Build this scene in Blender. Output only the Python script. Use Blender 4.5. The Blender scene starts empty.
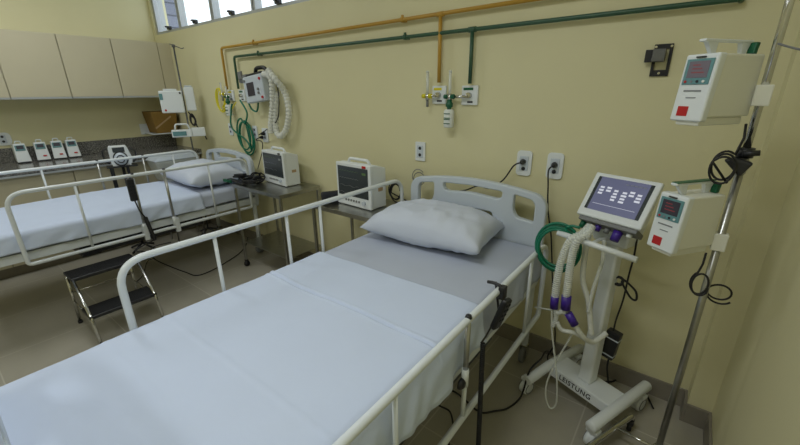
import bpy, bmesh, math, random
from mathutils import Vector, Matrix, noise
PI = math.pi
random.seed(7)
SC = bpy.context.scene
COL = SC.collection

# ------------------------------------------------------------------ camera, sky, lights, exposure
cam_d = bpy.data.cameras.new('camera')
cam = bpy.data.objects.new('camera', cam_d); COL.objects.link(cam)
cam_d.sensor_width = 36.0; cam_d.sensor_fit = 'HORIZONTAL'
cam_d.lens = 373.78 / 800 * 36.0
cam_d.clip_start = 0.02
yaw, pit, rol = math.radians(-37.68517), math.radians(19.27722), math.radians(-0.54307)
fw = Vector((math.sin(yaw)*math.cos(pit), math.cos(yaw)*math.cos(pit), -math.sin(pit)))
rt = Vector((math.cos(yaw), -math.sin(yaw), 0)); up = rt.cross(fw)
r2 = rt*math.cos(rol) + up*math.sin(rol); u2 = up*math.cos(rol) - rt*math.sin(rol)
cam.matrix_world = Matrix(((r2.x,u2.x,-fw.x,0),(r2.y,u2.y,-fw.y,-2.0846),(r2.z,u2.z,-fw.z,1.55),(0,0,0,1)))
SC.camera = cam
SC.view_settings.view_transform = 'Standard'
SC.view_settings.look = 'None'
SC.view_settings.gamma = 1.0
SC.view_settings.use_curve_mapping = False
SC.view_settings.exposure = 0.0

wd = bpy.data.worlds.new('overcast_sky'); SC.world = wd; wd.use_nodes = True
bgn = wd.node_tree.nodes['Background']
bgn.inputs[0].default_value = (0.88, 0.94, 1.0, 1); bgn.inputs[1].default_value = 1.9

def area(name, loc, sx, sy, power, col):
    l = bpy.data.lights.new(name, 'AREA'); l.shape = 'RECTANGLE'; l.size = sx; l.size_y = sy
    l.energy = power; l.color = col
    o = bpy.data.objects.new(name, l); o.location = loc; COL.objects.link(o); return o
LAMPS = [(-0.85, -1.9), (-3.7, -1.5), (-1.2, -3.7), (-3.7, -3.7)]
LP = [16.5, 16.5, 13, 10]
for (x, y), p in zip(LAMPS, LP):
    area('ceiling_lamp_light', (x, y, 2.90), 1.15, 0.30, p, (0.93, 0.97, 1.0))

# ------------------------------------------------------------------ materials
def mat(name, col, rough=0.5, metal=0.0, noise_amt=0.0, noise_scale=8.0, bump=0.0, bump_scale=60.0, spec=0.5, emit=None, es=0, trans=0.0, alpha=1.0, coat=0.0, dist=0.002):
    m = bpy.data.materials.new(name); m.use_nodes = True
    nt = m.node_tree; b = nt.nodes['Principled BSDF']
    b.inputs['Base Color'].default_value = (*col, 1)
    b.inputs['Roughness'].default_value = rough
    b.inputs['Metallic'].default_value = metal
    b.inputs['Specular IOR Level'].default_value = spec
    b.inputs['Transmission Weight'].default_value = trans
    b.inputs['Alpha'].default_value = alpha
    b.inputs['Coat Weight'].default_value = coat
    tc = nt.nodes.new('ShaderNodeTexCoord')
    if noise_amt > 0:
        n = nt.nodes.new('ShaderNodeTexNoise'); n.inputs['Scale'].default_value = noise_scale; n.inputs['Detail'].default_value = 5
        nt.links.new(tc.outputs['Object'], n.inputs['Vector'])
        r = nt.nodes.new('ShaderNodeValToRGB')
        r.color_ramp.elements[0].position = 0.3; r.color_ramp.elements[1].position = 0.7
        r.color_ramp.elements[0].color = (*[c*(1-noise_amt) for c in col], 1)
        r.color_ramp.elements[1].color = (*[min(1, c*(1+noise_amt)) for c in col], 1)
        nt.links.new(n.outputs['Fac'], r.inputs['Fac']); nt.links.new(r.outputs['Color'], b.inputs['Base Color'])
    if bump > 0:
        n2 = nt.nodes.new('ShaderNodeTexNoise'); n2.inputs['Scale'].default_value = bump_scale; n2.inputs['Detail'].default_value = 4
        nt.links.new(tc.outputs['Object'], n2.inputs['Vector'])
        bp = nt.nodes.new('ShaderNodeBump'); bp.inputs['Strength'].default_value = bump; bp.inputs['Distance'].default_value = dist
        nt.links.new(n2.outputs['Fac'], bp.inputs['Height']); nt.links.new(bp.outputs['Normal'], b.inputs['Normal'])
    if emit:
        b.inputs['Emission Color'].default_value = (*emit, 1); b.inputs['Emission Strength'].default_value = es
    return m
def s2l(r, g, b):
    f = lambda c: (c/255/12.92) if c/255 <= 0.04045 else ((c/255+0.055)/1.055)**2.4
    return (f(r), f(g), f(b))

M = {}
M['wall'] = mat('cream_wall_paint', s2l(219, 213, 172), 0.55, noise_amt=0.025, noise_scale=1.6, bump=0.15, bump_scale=90)
M['ceil'] = mat('white_ceiling_paint', s2l(232, 230, 216), 0.8, bump=0.1)
M['base'] = mat('grey_baseboard_tile', s2l(136, 130, 117), 0.45, noise_amt=0.08, noise_scale=14)
M['white'] = mat('white_enamelled_steel', s2l(222, 228, 231), 0.35, coat=0.2)
M['wplas'] = mat('white_plastic', s2l(226, 231, 232), 0.38)
M['gplas'] = mat('pale_blue_grey_plastic', s2l(198, 207, 216), 0.4)
M['cplas'] = mat('warm_white_plastic', s2l(230, 230, 218), 0.45)
M['sheet'] = mat('white_cotton_sheet', s2l(204, 215, 236), 0.9, spec=0.15, noise_amt=0.012, noise_scale=5, bump=0.25, bump_scale=9, dist=0.012)
M['bsheet'] = mat('pale_grey_blue_fitted_sheet', s2l(184, 191, 206), 0.9, spec=0.15, noise_amt=0.012, bump=0.2, bump_scale=8, dist=0.01)
M['pillow'] = mat('white_pillowcase_cotton', s2l(205, 212, 226), 0.9, spec=0.15, bump=0.35, bump_scale=7, dist=0.012)
M['matt'] = mat('dark_blue_mattress_vinyl', s2l(58, 72, 88), 0.5)
M['steel'] = mat('brushed_stainless_steel', (0.42, 0.42, 0.40), 0.28, metal=1.0, noise_amt=0.08, noise_scale=30)
M['chrome'] = mat('polished_chrome', (0.62, 0.62, 0.60), 0.12, metal=1.0)
M['dsteel'] = mat('dull_dark_steel', (0.16, 0.165, 0.17), 0.35, metal=0.9)
M['black'] = mat('black_rubber', s2l(28, 28, 30), 0.55, bump=0.1)
M['bplas'] = mat('black_plastic', s2l(34, 35, 38), 0.4)
M['grey'] = mat('mid_grey_plastic', s2l(120, 122, 122), 0.5)
M['screen'] = mat('dark_glossy_screen', s2l(58, 64, 67), 0.18)
M['green'] = mat('dark_green_pipe_paint', s2l(48, 84, 62), 0.4)
M['yellow'] = mat('ochre_yellow_pipe_paint', s2l(186, 144, 52), 0.45, noise_amt=0.05)
M['byel'] = mat('bright_yellow_plastic', s2l(222, 210, 40), 0.45)
M['gtube'] = mat('green_oxygen_tubing', s2l(0, 112, 84), 0.35)
M['gplast'] = mat('dark_green_plastic', s2l(12, 92, 62), 0.4)
M['purple'] = mat('purple_connector_plastic', s2l(62, 34, 140), 0.4)
M['red'] = mat('red_label', s2l(186, 26, 26), 0.5)
M['teal'] = mat('teal_control_panel', s2l(96, 142, 146), 0.45)
M['hose'] = mat('milky_silicone_hose', s2l(232, 234, 226), 0.35, alpha=0.8)
M['clear'] = mat('clear_corrugated_plastic', s2l(236, 240, 234), 0.25, alpha=0.6)
M['cab'] = mat('beige_laminate', s2l(194, 186, 158), 0.55, noise_amt=0.02, noise_scale=3)
M['cabd'] = mat('dark_cabinet_gap', s2l(62, 56, 46), 0.7)
M['alu'] = mat('anodised_aluminium', s2l(176, 180, 182), 0.4, metal=0.3)
M['cartoon'] = mat('yellow_cardboard', s2l(134, 104, 46), 0.8, noise_amt=0.08)
M['ink'] = mat('black_printed_ink', s2l(30, 32, 40), 0.6)
M['gink'] = mat('grey_printed_ink', s2l(128, 132, 136), 0.6)
M['label'] = mat('white_paper_label', s2l(226, 230, 226), 0.6)
M['tan'] = mat('tan_label', s2l(178, 150, 112), 0.6)
M['cuff'] = mat('dark_nylon_cuff', s2l(38, 40, 46), 0.85, bump=0.4)
M['brass'] = mat('brass', (0.55, 0.40, 0.18), 0.3, metal=1.0)

def granite():
    m = bpy.data.materials.new('speckled_grey_granite'); m.use_nodes = True
    nt = m.node_tree; b = nt.nodes['Principled BSDF']; tc = nt.nodes.new('ShaderNodeTexCoord')
    n = nt.nodes.new('ShaderNodeTexNoise'); n.inputs['Scale'].default_value = 120; n.inputs['Detail'].default_value = 6
    nt.links.new(tc.outputs['Object'], n.inputs['Vector'])
    r = nt.nodes.new('ShaderNodeValToRGB'); e = r.color_ramp.elements
    e[0].position = 0.36; e[0].color = (*s2l(58, 58, 57), 1); e[1].position = 0.64; e[1].color = (*s2l(158, 155, 147), 1)
    k = r.color_ramp.elements.new(0.5); k.color = (*s2l(98, 97, 93), 1)
    nt.links.new(n.outputs['Fac'], r.inputs['Fac']); nt.links.new(r.outputs['Color'], b.inputs['Base Color'])
    b.inputs['Roughness'].default_value = 0.18
    return m
M['granite'] = granite()
def tiles(name, c1, c2, w, h, mortar, msize, rough, off=0.0, vec='Object', rot=0.0):
    m = bpy.data.materials.new(name); m.use_nodes = True
    nt = m.node_tree; b = nt.nodes['Principled BSDF']; tc = nt.nodes.new('ShaderNodeTexCoord')
    mp = nt.nodes.new('ShaderNodeMapping'); mp.inputs['Rotation'].default_value = (rot, 0, 0)
    mp.inputs['Location'].default_value = (0.17, 0.31, 0)
    nt.links.new(tc.outputs[vec], mp.inputs['Vector'])
    br = nt.nodes.new('ShaderNodeTexBrick'); br.offset = off
    br.inputs['Color1'].default_value = (*c1, 1); br.inputs['Color2'].default_value = (*c2, 1); br.inputs['Mortar'].default_value = (*mortar, 1)
    br.inputs['Scale'].default_value = 1.0; br.inputs['Mortar Size'].default_value = msize
    br.inputs['Brick Width'].default_value = w; br.inputs['Row Height'].default_value = h
    nt.links.new(mp.outputs['Vector'], br.inputs['Vector'])
    n = nt.nodes.new('ShaderNodeTexNoise'); n.inputs['Scale'].default_value = 3.5; n.inputs['Detail'].default_value = 8
    nt.links.new(tc.outputs['Object'], n.inputs['Vector'])
    r = nt.nodes.new('ShaderNodeValToRGB'); r.color_ramp.elements[0].color = (0.80, 0.80, 0.80, 1); r.color_ramp.elements[1].color = (1.12, 1.12, 1.12, 1)
    nt.links.new(n.outputs['Fac'], r.inputs['Fac'])
    mx = nt.nodes.new('ShaderNodeMix'); mx.data_type = 'RGBA'; mx.blend_type = 'MULTIPLY'; mx.inputs['Factor'].default_value = 1
    nt.links.new(br.outputs['Color'], mx.inputs['A']); nt.links.new(r.outputs['Color'], mx.inputs['B'])
    nt.links.new(mx.outputs['Result'], b.inputs['Base Color']); b.inputs['Roughness'].default_value = rough
    return m
M['floor'] = tiles('grey_beige_porcelain_tiles', s2l(168, 163, 148), s2l(173, 168, 153), 0.6, 0.6, s2l(192, 188, 174), 0.0035, 0.34)
M['brick'] = tiles('whitewashed_brick', s2l(112, 117, 136), s2l(120, 125, 144), 0.34, 0.17, s2l(72, 76, 92), 0.012, 0.8, off=0.5, rot=PI/2)
def glass():
    m = bpy.data.materials.new('window_glass'); m.use_nodes = True
    nt = m.node_tree; nt.nodes.remove(nt.nodes['Principled BSDF'])
    t = nt.nodes.new('ShaderNodeBsdfTransparent'); g = nt.nodes.new('ShaderNodeBsdfGlossy'); g.inputs['Roughness'].default_value = 0.02
    t.inputs['Color'].default_value = (0.95, 0.97, 0.97, 1)
    x = nt.nodes.new('ShaderNodeMixShader'); x.inputs[0].default_value = 0.06; nt.links.new(t.outputs[0], x.inputs[1]); nt.links.new(g.outputs[0], x.inputs[2])
    nt.links.new(x.outputs[0], nt.nodes['Material Output'].inputs[0])
    return m
M['glass'] = glass()
def lcd(name, c, s):
    return mat(name, tuple(x*0.3 for x in c), 0.42, emit=c, es=s)
M['lcdb'] = lcd('lit_blue_grey_touchscreen', s2l(104, 108, 140), 0.50)
M['lcdw'] = lcd('lit_white_screen_mark', s2l(225, 228, 240), 0.6)
M['lcdd'] = lcd('dim_pump_display', s2l(100, 94, 100), 0.5)
M['lcdk'] = lcd('dark_pump_display', s2l(52, 50, 58), 0.4)
M['lcdr'] = lcd('red_screen_digits', s2l(150, 62, 66), 0.35)
M['lcdg'] = lcd('green_screen_trace', s2l(96, 130, 70), 0.25)
M['lamp'] = mat('lamp_diffuser', (0.9, 0.9, 0.9), 0.5, emit=(1, 0.98, 0.95), es=2.0)

# ------------------------------------------------------------------ mesh builder
def fillet(pts, r, n=6, closed=False):
    pts = [Vector(p) for p in pts]; out = []; N = len(pts)
    for i, p in enumerate(pts):
        if not closed and i in (0, N-1): out.append(p); continue
        a = pts[(i-1) % N]; b = pts[(i+1) % N]
        da = (a-p); db = (b-p); k = min(r, da.length*0.49, db.length*0.49)
        s = p + da.normalized()*k; e = p + db.normalized()*k
        for j in range(n+1):
            t = j/n; out.append(s*(1-t)**2 + p*2*t*(1-t) + e*t*t)
    return out
def spline(pts, n=8, closed=False):
    P = [Vector(p) for p in pts]; N = len(P); out = []
    g = (lambda i: P[i % N]) if closed else (lambda i: P[max(0, min(N-1, i))])
    for i in range(N if closed else N-1):
        a, b, c, d = g(i-1), g(i), g(i+1), g(i+2)
        for j in range(n):
            t = j/n
            out.append(0.5*((2*b)+(c-a)*t+(2*a-5*b+4*c-d)*t*t+(3*b-a-3*c+d)*t**3))
    if not closed: out.append(P[-1].copy())
    return out

def rr(x0, x1, z0, z1, r, n=6, arch=0.0):
    out = []
    for (cx, cz, a0) in ((x1-r, z1-r, 0), (x0+r, z1-r, PI/2), (x0+r, z0+r, PI), (x1-r, z0+r, 1.5*PI)):
        for k in range(n+1):
            a = a0+PI/2*k/n; out.append((cx+r*math.cos(a), cz+r*math.sin(a)))
    return out

class MB:
    def __init__(s, mtx=None): s.bm = bmesh.new(); s.m = mtx or Matrix()
    def _add(s, vs, fs, smooth=False):
        v = [s.bm.verts.new(s.m @ Vector(p)) for p in vs]; o = []
        for f in fs:
            try: fc = s.bm.faces.new([v[i] for i in f]); fc.smooth = smooth; o.append(fc)
            except ValueError: pass
        return v, o
    def box(s, x0, x1, y0, y1, z0, z1, bev=0.0, seg=2):
        v, f = s._add([(x0,y0,z0),(x1,y0,z0),(x1,y1,z0),(x0,y1,z0),(x0,y0,z1),(x1,y0,z1),(x1,y1,z1),(x0,y1,z1)],
            [(3,2,1,0),(4,5,6,7),(0,1,5,4),(1,2,6,5),(2,3,7,6),(3,0,4,7)])
        if bev: 
            es = set(e for q in f for e in q.edges)
            bmesh.ops.bevel(s.bm, geom=list(es), offset=bev, segments=seg, affect='EDGES', profile=0.5)
        return s
    def hexa(s, b, t, bev=0.0, seg=2):
        """box from four bottom and four top corners"""
        v, f = s._add(list(b)+list(t), [(3,2,1,0),(4,5,6,7),(0,1,5,4),(1,2,6,5),(2,3,7,6),(3,0,4,7)])
        if bev:
            es = set(e for q in f for e in q.edges)
            bmesh.ops.bevel(s.bm, geom=list(es), offset=bev, segments=seg, affect='EDGES', profile=0.5)
        return s
    def prism(s, poly, axis, a, b, bev=0.0, seg=2):
        """poly: 2D outline in the plane across axis; extruded from a to b"""
        def p3(p, h): return {'x': (h, p[0], p[1]), 'y': (p[0], h, p[1]), 'z': (p[0], p[1], h)}[axis]
        n = len(poly); vs = [p3(p, a) for p in poly] + [p3(p, b) for p in poly]
        fs = [tuple(range(n-1, -1, -1)), tuple(range(n, 2*n))] + [(i, (i+1) % n, n+(i+1) % n, n+i) for i in range(n)]
        v, f = s._add(vs, fs)
        bmesh.ops.recalc_face_normals(s.bm, faces=f)
        if bev:
            es = set(e for q in f for e in q.edges)
            bmesh.ops.bevel(s.bm, geom=list(es), offset=bev, segments=seg, affect='EDGES', profile=0.5)
        return s
    def tube(s, pts, r, n=10, closed=False, rf=None):
        P = [Vector(p) for p in pts]
        Q = [P[0]]
        for p in P[1:]:
            if (p-Q[-1]).length > 1e-5: Q.append(p)
        P = Q; N = len(P)
        T = []
        for i in range(N):
            if closed: t = P[(i+1) % N]-P[i-1]
            else: t = P[min(i+1, N-1)]-P[max(i-1, 0)]
            T.append(t.normalized())
        nrm = T[0].orthogonal().normalized(); vs = []
        for i in range(N):
            nrm = (nrm - T[i]*nrm.dot(T[i]))
            nrm = nrm.normalized() if nrm.length > 1e-6 else T[i].orthogonal().normalized()
            bn = T[i].cross(nrm); rr = r*(rf(i/(max(1, N-1))) if rf else 1)
            for k in range(n):
                a = 2*PI*k/n; vs.append(P[i] + nrm*math.cos(a)*rr + bn*math.sin(a)*rr)
        fs = []
        for i in range(N if closed else N-1):
            j = (i+1) % N
            for k in range(n): fs.append((i*n+k, i*n+(k+1) % n, j*n+(k+1) % n, j*n+k))
        if not closed: fs += [tuple(range(n-1, -1, -1)), tuple((N-1)*n+k for k in range(n))]
        v = [s.bm.verts.new(s.m @ p) for p in vs]
        for f in fs:
            fc = s.bm.faces.new([v[i] for i in f]); fc.smooth = len(f) == 4
        return s
    def cyl(s, a, b, r, n=20, r2=None):
        rr = r2 if r2 is not None else r
        return s.tube([a, b], r, n, rf=(lambda t: 1+(rr/r-1)*t))
    def lathe(s, c, prof, n=24, axis='z'):
        c = Vector(c); vs = []; m = len(prof)
        for k in range(n):
            a = 2*PI*k/n
            for (r, h) in prof:
                x, y = r*math.cos(a), r*math.sin(a)
                q = {'z': (x, y, h), 'y': (x, h, y), 'x': (h, x, y)}[axis]
                vs.append(c+Vector(q))
        fs = []
        for k in range(n):
            j = (k+1) % n
            for i in range(m-1): fs.append((k*m+i, j*m+i, j*m+i+1, k*m+i+1))
        v, f = s._add(vs, fs, True)
        bmesh.ops.remove_doubles(s.bm, verts=v, dist=1e-6)
        return s
    def torus(s, c, R, r, nrm=(0, 0, 1), n=28, k=8, sx=1.0, sy=1.0):
        nrm = Vector(nrm).normalized(); a = nrm.orthogonal().normalized(); b = nrm.cross(a); c = Vector(c)
        return s.tube([c + a*math.cos(2*PI*i/n)*R*sx + b*math.sin(2*PI*i/n)*R*sy for i in range(n)], r, k, closed=True)
    def build(s, name, m, parent=None, recalc=True):
        if recalc: bmesh.ops.recalc_face_normals(s.bm, faces=s.bm.faces)
        me = bpy.data.meshes.new(name); s.bm.to_mesh(me); s.bm.free()
        me.materials.append(M[m] if isinstance(m, str) else m)
        o = bpy.data.objects.new(name, me); COL.objects.link(o)
        if parent: 
            o.parent = parent
            o.matrix_parent_inverse = Matrix()
        return o
def tag(o, label=None, cat=None, group=None, kind=None):
    if label: o['label'] = label
    if cat: o['category'] = cat
    if group: o['group'] = group
    if kind: o['kind'] = kind
    return o
def thing(name, label, cat, loc=(0, 0, 0), rz=0.0, group=None):
    o = bpy.data.objects.new(name, None); COL.objects.link(o); o.empty_display_size = 0.1
    o.location = loc; o.rotation_euler = (0, 0, rz)
    return tag(o, label, cat, group)
def single(o, label, cat, group=None): return tag(o, label, cat, group)
def struct(name, mb, m, parent=None):
    o = mb.build(name, m, parent)
    if not parent: o['kind'] = 'structure'
    return o
KIDS = {}
def kids(o): return [c for c in bpy.data.objects if c.parent == o]
def copy_tree(o, parent=None):
    c = o.copy(); COL.objects.link(c); c.parent = parent
    for ch in kids(o): copy_tree(ch, c)
    return c
def text_mesh(name, body, size, m, mtx, parent, extr=0.0006, align='CENTER', bold=0.0):
    cu = bpy.data.curves.new(name, 'FONT'); cu.body = body; cu.size = size; cu.extrude = extr; cu.align_x = align; cu.align_y = 'CENTER'; cu.offset = bold; cu.space_character = 1.12
    t = bpy.data.objects.new('tmp', cu); COL.objects.link(t)
    bpy.context.view_layer.update()
    me = bpy.data.meshes.new_from_object(t.evaluated_get(bpy.context.evaluated_depsgraph_get()))
    bpy.data.objects.remove(t); bpy.data.curves.remove(cu)
    me.name = name; me.transform(mtx); me.materials.clear(); me.materials.append(M[m])
    o = bpy.data.objects.new(name, me); COL.objects.link(o); o.parent = parent
    return o
def T(x, y, z): return Matrix.Translation((x, y, z))
def RX(a): return Matrix.Rotation(a, 4, 'X')
def RY(a): return Matrix.Rotation(a, 4, 'Y')
def RZ(a): return Matrix.Rotation(a, 4, 'Z')

# ------------------------------------------------------------------ the room
XL, XR, YF, ZC = -5.19, 0.325, -5.0, 2.95
SILL = 2.19; WT = 2.80; WX0, WX1 = -5.14, -0.45
struct('floor', MB().box(XL-0.2, XR+0.2, YF-0.2, 0.2, -0.1, 0.0), 'floor')
struct('ceiling', MB().box(XL-0.2, XR+0.2, YF-0.2, 0.2, ZC, ZC+0.1), 'ceil')
wb = MB().box(XL-0.2, XR+0.2, 0, 0.16, 0, SILL).box(XL-0.2, XR+0.2, 0, 0.16, WT, ZC).box(XL-0.2, WX0, 0, 0.16, SILL, WT).box(WX1, XR+0.2, 0, 0.16, SILL, WT)
struct('wall_back', wb, 'wall')
struct('wall_left', MB().box(XL-0.2, XL, YF, 0, 0, ZC), 'wall')
struct('wall_right', MB().box(XR, XR+0.2, YF, 0, 0, ZC), 'wall')
struct('wall_front', MB().box(XL-0.2, XR+0.2, YF-0.2, YF, 0, ZC), 'wall')
struct('wall_corner', MB().box(0.231, XR, -0.105, 0, 0, ZC), 'wall')
struct('baseboard_back', MB().box(XL, 0.231, -0.012, 0, 0, 0.105, 0.002), 'base')
struct('baseboard_corner', MB().box(0.219, 0.231, -0.117, -0.012, 0, 0.105, 0.002).box(0.231, XR, -0.117, -0.105, 0, 0.105, 0.002), 'base')
struct('baseboard_right', MB().box(XR-0.012, XR, YF, -0.117, 0, 0.105, 0.002), 'base')
struct('baseboard_left', MB().box(XL, XL+0.012, YF, -2.6, 0, 0.105, 0.002), 'base')

# long high window
win = struct('window_1', MB().box(WX0, WX1, 0.02, 0.12, SILL, SILL+0.03, 0.003), 'alu')
MB().box(WX0, WX1, 0.02, 0.12, WT-0.04, WT).box(WX0, WX0+0.035, 0.02, 0.12, SILL+0.03, WT-0.04).box(WX1-0.035, WX1, 0.02, 0.12, SILL+0.03, WT-0.04).build('window_frame', 'alu', win)
mx = [WX0+0.0175]+[-4.58+0.69*k for k in range(6)]+[WX1-0.0175]
for k in range(1, 7):
    MB().box(mx[k]-0.03, mx[k]-0.006, 0.03, 0.10, SILL+0.03, WT-0.04).box(mx[k]+0.006, mx[k]+0.03, 0.03, 0.10, SILL+0.03, WT-0.04).box(mx[k]-0.006, mx[k]+0.006, 0.05, 0.09, SILL+0.03, WT-0.04).build('mullion', 'alu', win)
for k in range(7):
    a, b = mx[k]+0.02, mx[k+1]-0.02
    MB().box(a, b, 0.064, 0.070, SILL+0.03, WT-0.04).build('window_pane', 'glass', win)
    c = (a+b)/2 + (0.03 if k else 0.05)
    MB().box(c-0.028, c+0.028, -0.005, 0.03, SILL+0.028, SILL+0.062, 0.004).box(c-0.008, c+0.03, -0.03, 0.0, SILL+0.045, SILL+0.060, 0.003).build('window_latch', 'bplas', win)
ext = MB().box(-10.0, -6.72, 0.8, 1.0, 0, 6.0).build('brick_wall', 'brick'); tag(ext, kind='structure')

# ceiling lamps
for i, (x, y) in enumerate(LAMPS):
    l = thing('ceiling_lamp', 'white rectangular ceiling luminaire %s' % ['above the near bed', 'above the far bed', 'behind the near bed, by the right wall', 'at the back of the room, towards the left wall'][i], 'ceiling lamp', (x, y, ZC))
    MB().box(-0.62, 0.62, -0.17, 0.17, -0.045, 0.0, 0.004).build('lamp_housing', 'wplas', l)

# ------------------------------------------------------------------ wall cabinets, counter
def cabinet(x0, x1, y0, y1, z0, z1, label, group, base=False):
    t = thing('wall_cabinet' if not base else 'base_cabinet', label, 'cabinet', (x0, (y0+y1)/2, z0), 0, group)
    yy = (y1-y0)/2; d = x1-x0; h = z1-z0
    MB().box(0, d-0.020, -yy, yy, 0, h).build('body', 'cab', t)
    MB().box(d-0.018, d, -yy+0.003, yy-0.003, 0.004, h-0.004, 0.002).build('door', 'cab', t)
    if not base:
        MB().box(d-0.03, d+0.002, -yy+0.002, yy-0.002, -0.014, 0.003, 0.001).build('pull_rail', 'alu', t)
    return t
wy = [-0.135, -0.565, -0.99, -1.42, -1.85]
wlab = ['beige wall cabinet touching the back wall, under the window end', 'second beige wall cabinet from the back wall, left of the corner one',
        'third beige wall cabinet from the back wall, widest in view', 'beige wall cabinet cut by the left edge of the photo']
for k in range(4):
    cabinet(XL+0.002, -4.83, wy[k+1]+0.001, wy[k]-0.001, 1.53, 2.085, wlab[k], 'beige wall cabinets')
MB().box(XL+0.002, -4.835, -0.133, -0.002, 1.53, 2.08).build('filler_panel', 'cab')
single(bpy.data.objects['filler_panel'], 'narrow beige filler strip between the wall cabinets and the corner', 'panel')
ct = MB().box(XL+0.001, -4.54, -2.6, -0.002, 0.90, 0.94, 0.004).build('countertop', 'granite')
single(ct, 'speckled grey granite countertop along the left wall', 'countertop')
MB().box(XL+0.001, XL+0.022, -2.6, -0.002, 0.94, 1.075, 0.002).build('backsplash', 'granite', ct)
MB().box(-4.565, -4.541, -2.6, -0.002, 0.882, 0.899, 0.001).build('edge_trim', 'alu', ct)
by = [-0.01, -0.6, -1.2, -1.8, -2.4]
for k in range(4):
    cabinet(XL+0.002, -4.58, by[k+1]+0.001, by[k]-0.001, 0.1, 0.882, ['beige base cabinet under the counter, next to the back wall', 'beige base cabinet under the counter, second from the back wall', 'beige base cabinet under the counter, third from the back wall', 'beige base cabinet under the counter at the left edge of the photo'][k], 'beige base cabinets', True)
MB().box(XL+0.002, -4.64, -2.4, -0.012, 0, 0.099).build('plinth', 'base')
single(bpy.data.objects['plinth'], 'grey recessed plinth under the base cabinets', 'plinth')

# ------------------------------------------------------------------ gas pipes
def pipe(name, m, path, drops, clamps, label, z, y):
    t = thing(name, label, 'pipe', (path[0][0], y, z))
    off = Vector((path[0][0], y, z))
    mb = MB(Matrix.Translation(-off)); mb.tube(fillet(path, 0.03), 0.011, 12); mb.build('pipe_run', m, t)
    for (x, z0) in drops:
        mb = MB(Matrix.Translation(-off)); mb.cyl((x, y, z+0.004), (x, y, z0), 0.011, 12)
        mb.cyl((x-0.022, y, z), (x+0.022, y, z), 0.0145, 12); mb.build('pipe_drop', m, t)
    for (x, zz) in clamps:
        mb = MB(Matrix.Translation(-off)); mb.cyl((x-0.010, y, zz), (x+0.010, y, zz), 0.0155, 14); mb.box(x-0.012, x+0.012, y+0.004, 0.0, zz-0.012, zz+0.006)
        mb.box(x-0.006, x+0.006, y-0.006, y+0.006, zz+0.012, zz+0.026)
        mb.build('pipe_clamp', m, t)
    return t
PY = -0.035
pipe('yellow_gas_pipe', 'yellow', [(-3.70, PY, 1.59), (-3.70, PY, 1.955), (0.215, PY, 1.975)], [(-1.277, 1.60)], [(-3.16, 1.958), (-1.55, 1.966)],
     'ochre yellow gas pipe running high along the back wall above the green one', 1.965, PY)
pipe('green_gas_pipe', 'green', [(-3.50, PY, 1.59), (-3.50, PY, 1.868), (0.045, PY, 1.868), (0.045, -0.001, 1.868)], [(-1.070, 1.59)], [(-3.11, 1.868), (-1.53, 1.868)],
     'dark green gas pipe along the back wall just below the yellow one', 1.868, PY)

# ------------------------------------------------------------------ gas wall stations
def gas_plate(name, cx, cz, w, h, lab, strip, group=None):
    t = thing(name, lab, 'gas outlet', (cx, 0, cz), 0, group)
    MB().box(-w/2, w/2, -0.016, 0, -h/2, h/2, 0.003).build('plate', 'wplas', t)
    MB().box(-w/2+0.012, w/2-0.03, -0.018, -0.014, h/2-0.026, h/2-0.012).build('name_strip', strip, t)
    MB().box(-0.012, 0.022, -0.018, -0.014, -h/2+0.012, -h/2+0.022).build('label_print', 'ink', t)
    MB().cyl((0, -0.014, 0), (0, -0.04, 0), 0.015).build('gas_valve', 'chrome', t)
    return t
gas_plate('gas_outlet', -1.287, 1.53, 0.098, 0.105, 'white wall plate where the yellow pipe drop ends, above the near bed', 'byel')
gas_plate('gas_outlet', -1.078, 1.527, 0.104, 0.108, 'white wall plate with green strip where the green pipe drop ends', 'gplast')
gas_plate('gas_outlet', -3.69, 1.53, 0.10, 0.10, 'white wall plate at the end of the yellow pipe, above the far bed', 'byel')
gas_plate('gas_outlet', -3.49, 1.53, 0.10, 0.105, 'white wall plate at the end of the green pipe, beside the wall ventilator', 'gplast')
def flowmeter(x, z, m, lab, bottle=False, dx=0.0, s=1.0):
    t = thing('flowmeter', lab, 'flowmeter', (x, -0.055, z))
    MB().cyl((0, 0, 0.0), (0, 0, 0.125*s), 0.0085).lathe((0, 0, 0.122*s), [(0, 0.012), (0.009, 0.010), (0.010, 0), (0, 0)]).build('glass_tube', 'clear', t)
    MB().cyl((0, 0, -0.035), (0, 0, 0.006), 0.013).cyl((0, 0.004, -0.012), (dx, 0.014, -0.012), 0.008).build('valve_body', 'chrome', t)
    MB().cyl((-0.036, 0, -0.012), (-0.012, 0, -0.012), 0.013, 14).build('knob', m, t)
    MB().cyl((0.012, 0, -0.012), (0.030, 0, -0.012), 0.014, 14).build('knob', m, t)
    if bottle:
        MB().lathe((0, 0, -0.085), [(0, 0), (0.012, 0), (0.014, 0.012), (0.022, 0.018), (0.022, 0.035), (0.015, 0.042), (0.015, 0.055), (0, 0.055)], 18).build('swivel_nut', m, t)
        b = MB().lathe((0, 0, -0.188), [(0, 0), (0.028, 0), (0.031, 0.006), (0.031, 0.092), (0.024, 0.104), (0, 0.104)], 24).build('humidifier_bottle', 'label', t)
        for k, (w_, zz) in enumerate([(0.030, -0.108), (0.036, -0.133), (0.030, -0.141), (0.033, -0.165)]):
            MB().tube([(0.0315*math.sin(a), -0.0315*math.cos(a), zz) for a in [(-0.7+0.14*i) for i in range(11)]], 0.0028, 6).build('label_line', 'gplast', b)
    else:
        MB().cyl((0, 0, -0.035), (0, 0, -0.075), 0.008).build('hose_barb', 'grey', t)
    return t
flowmeter(-1.345, 1.535, 'byel', 'small flowmeter with yellow knobs on the plate of the yellow drop', False, 0.05)
flowmeter(-1.188, 1.532, 'gplast', 'flowmeter with green knobs and a hanging white labelled humidifier bottle', True, 0.11)
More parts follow.
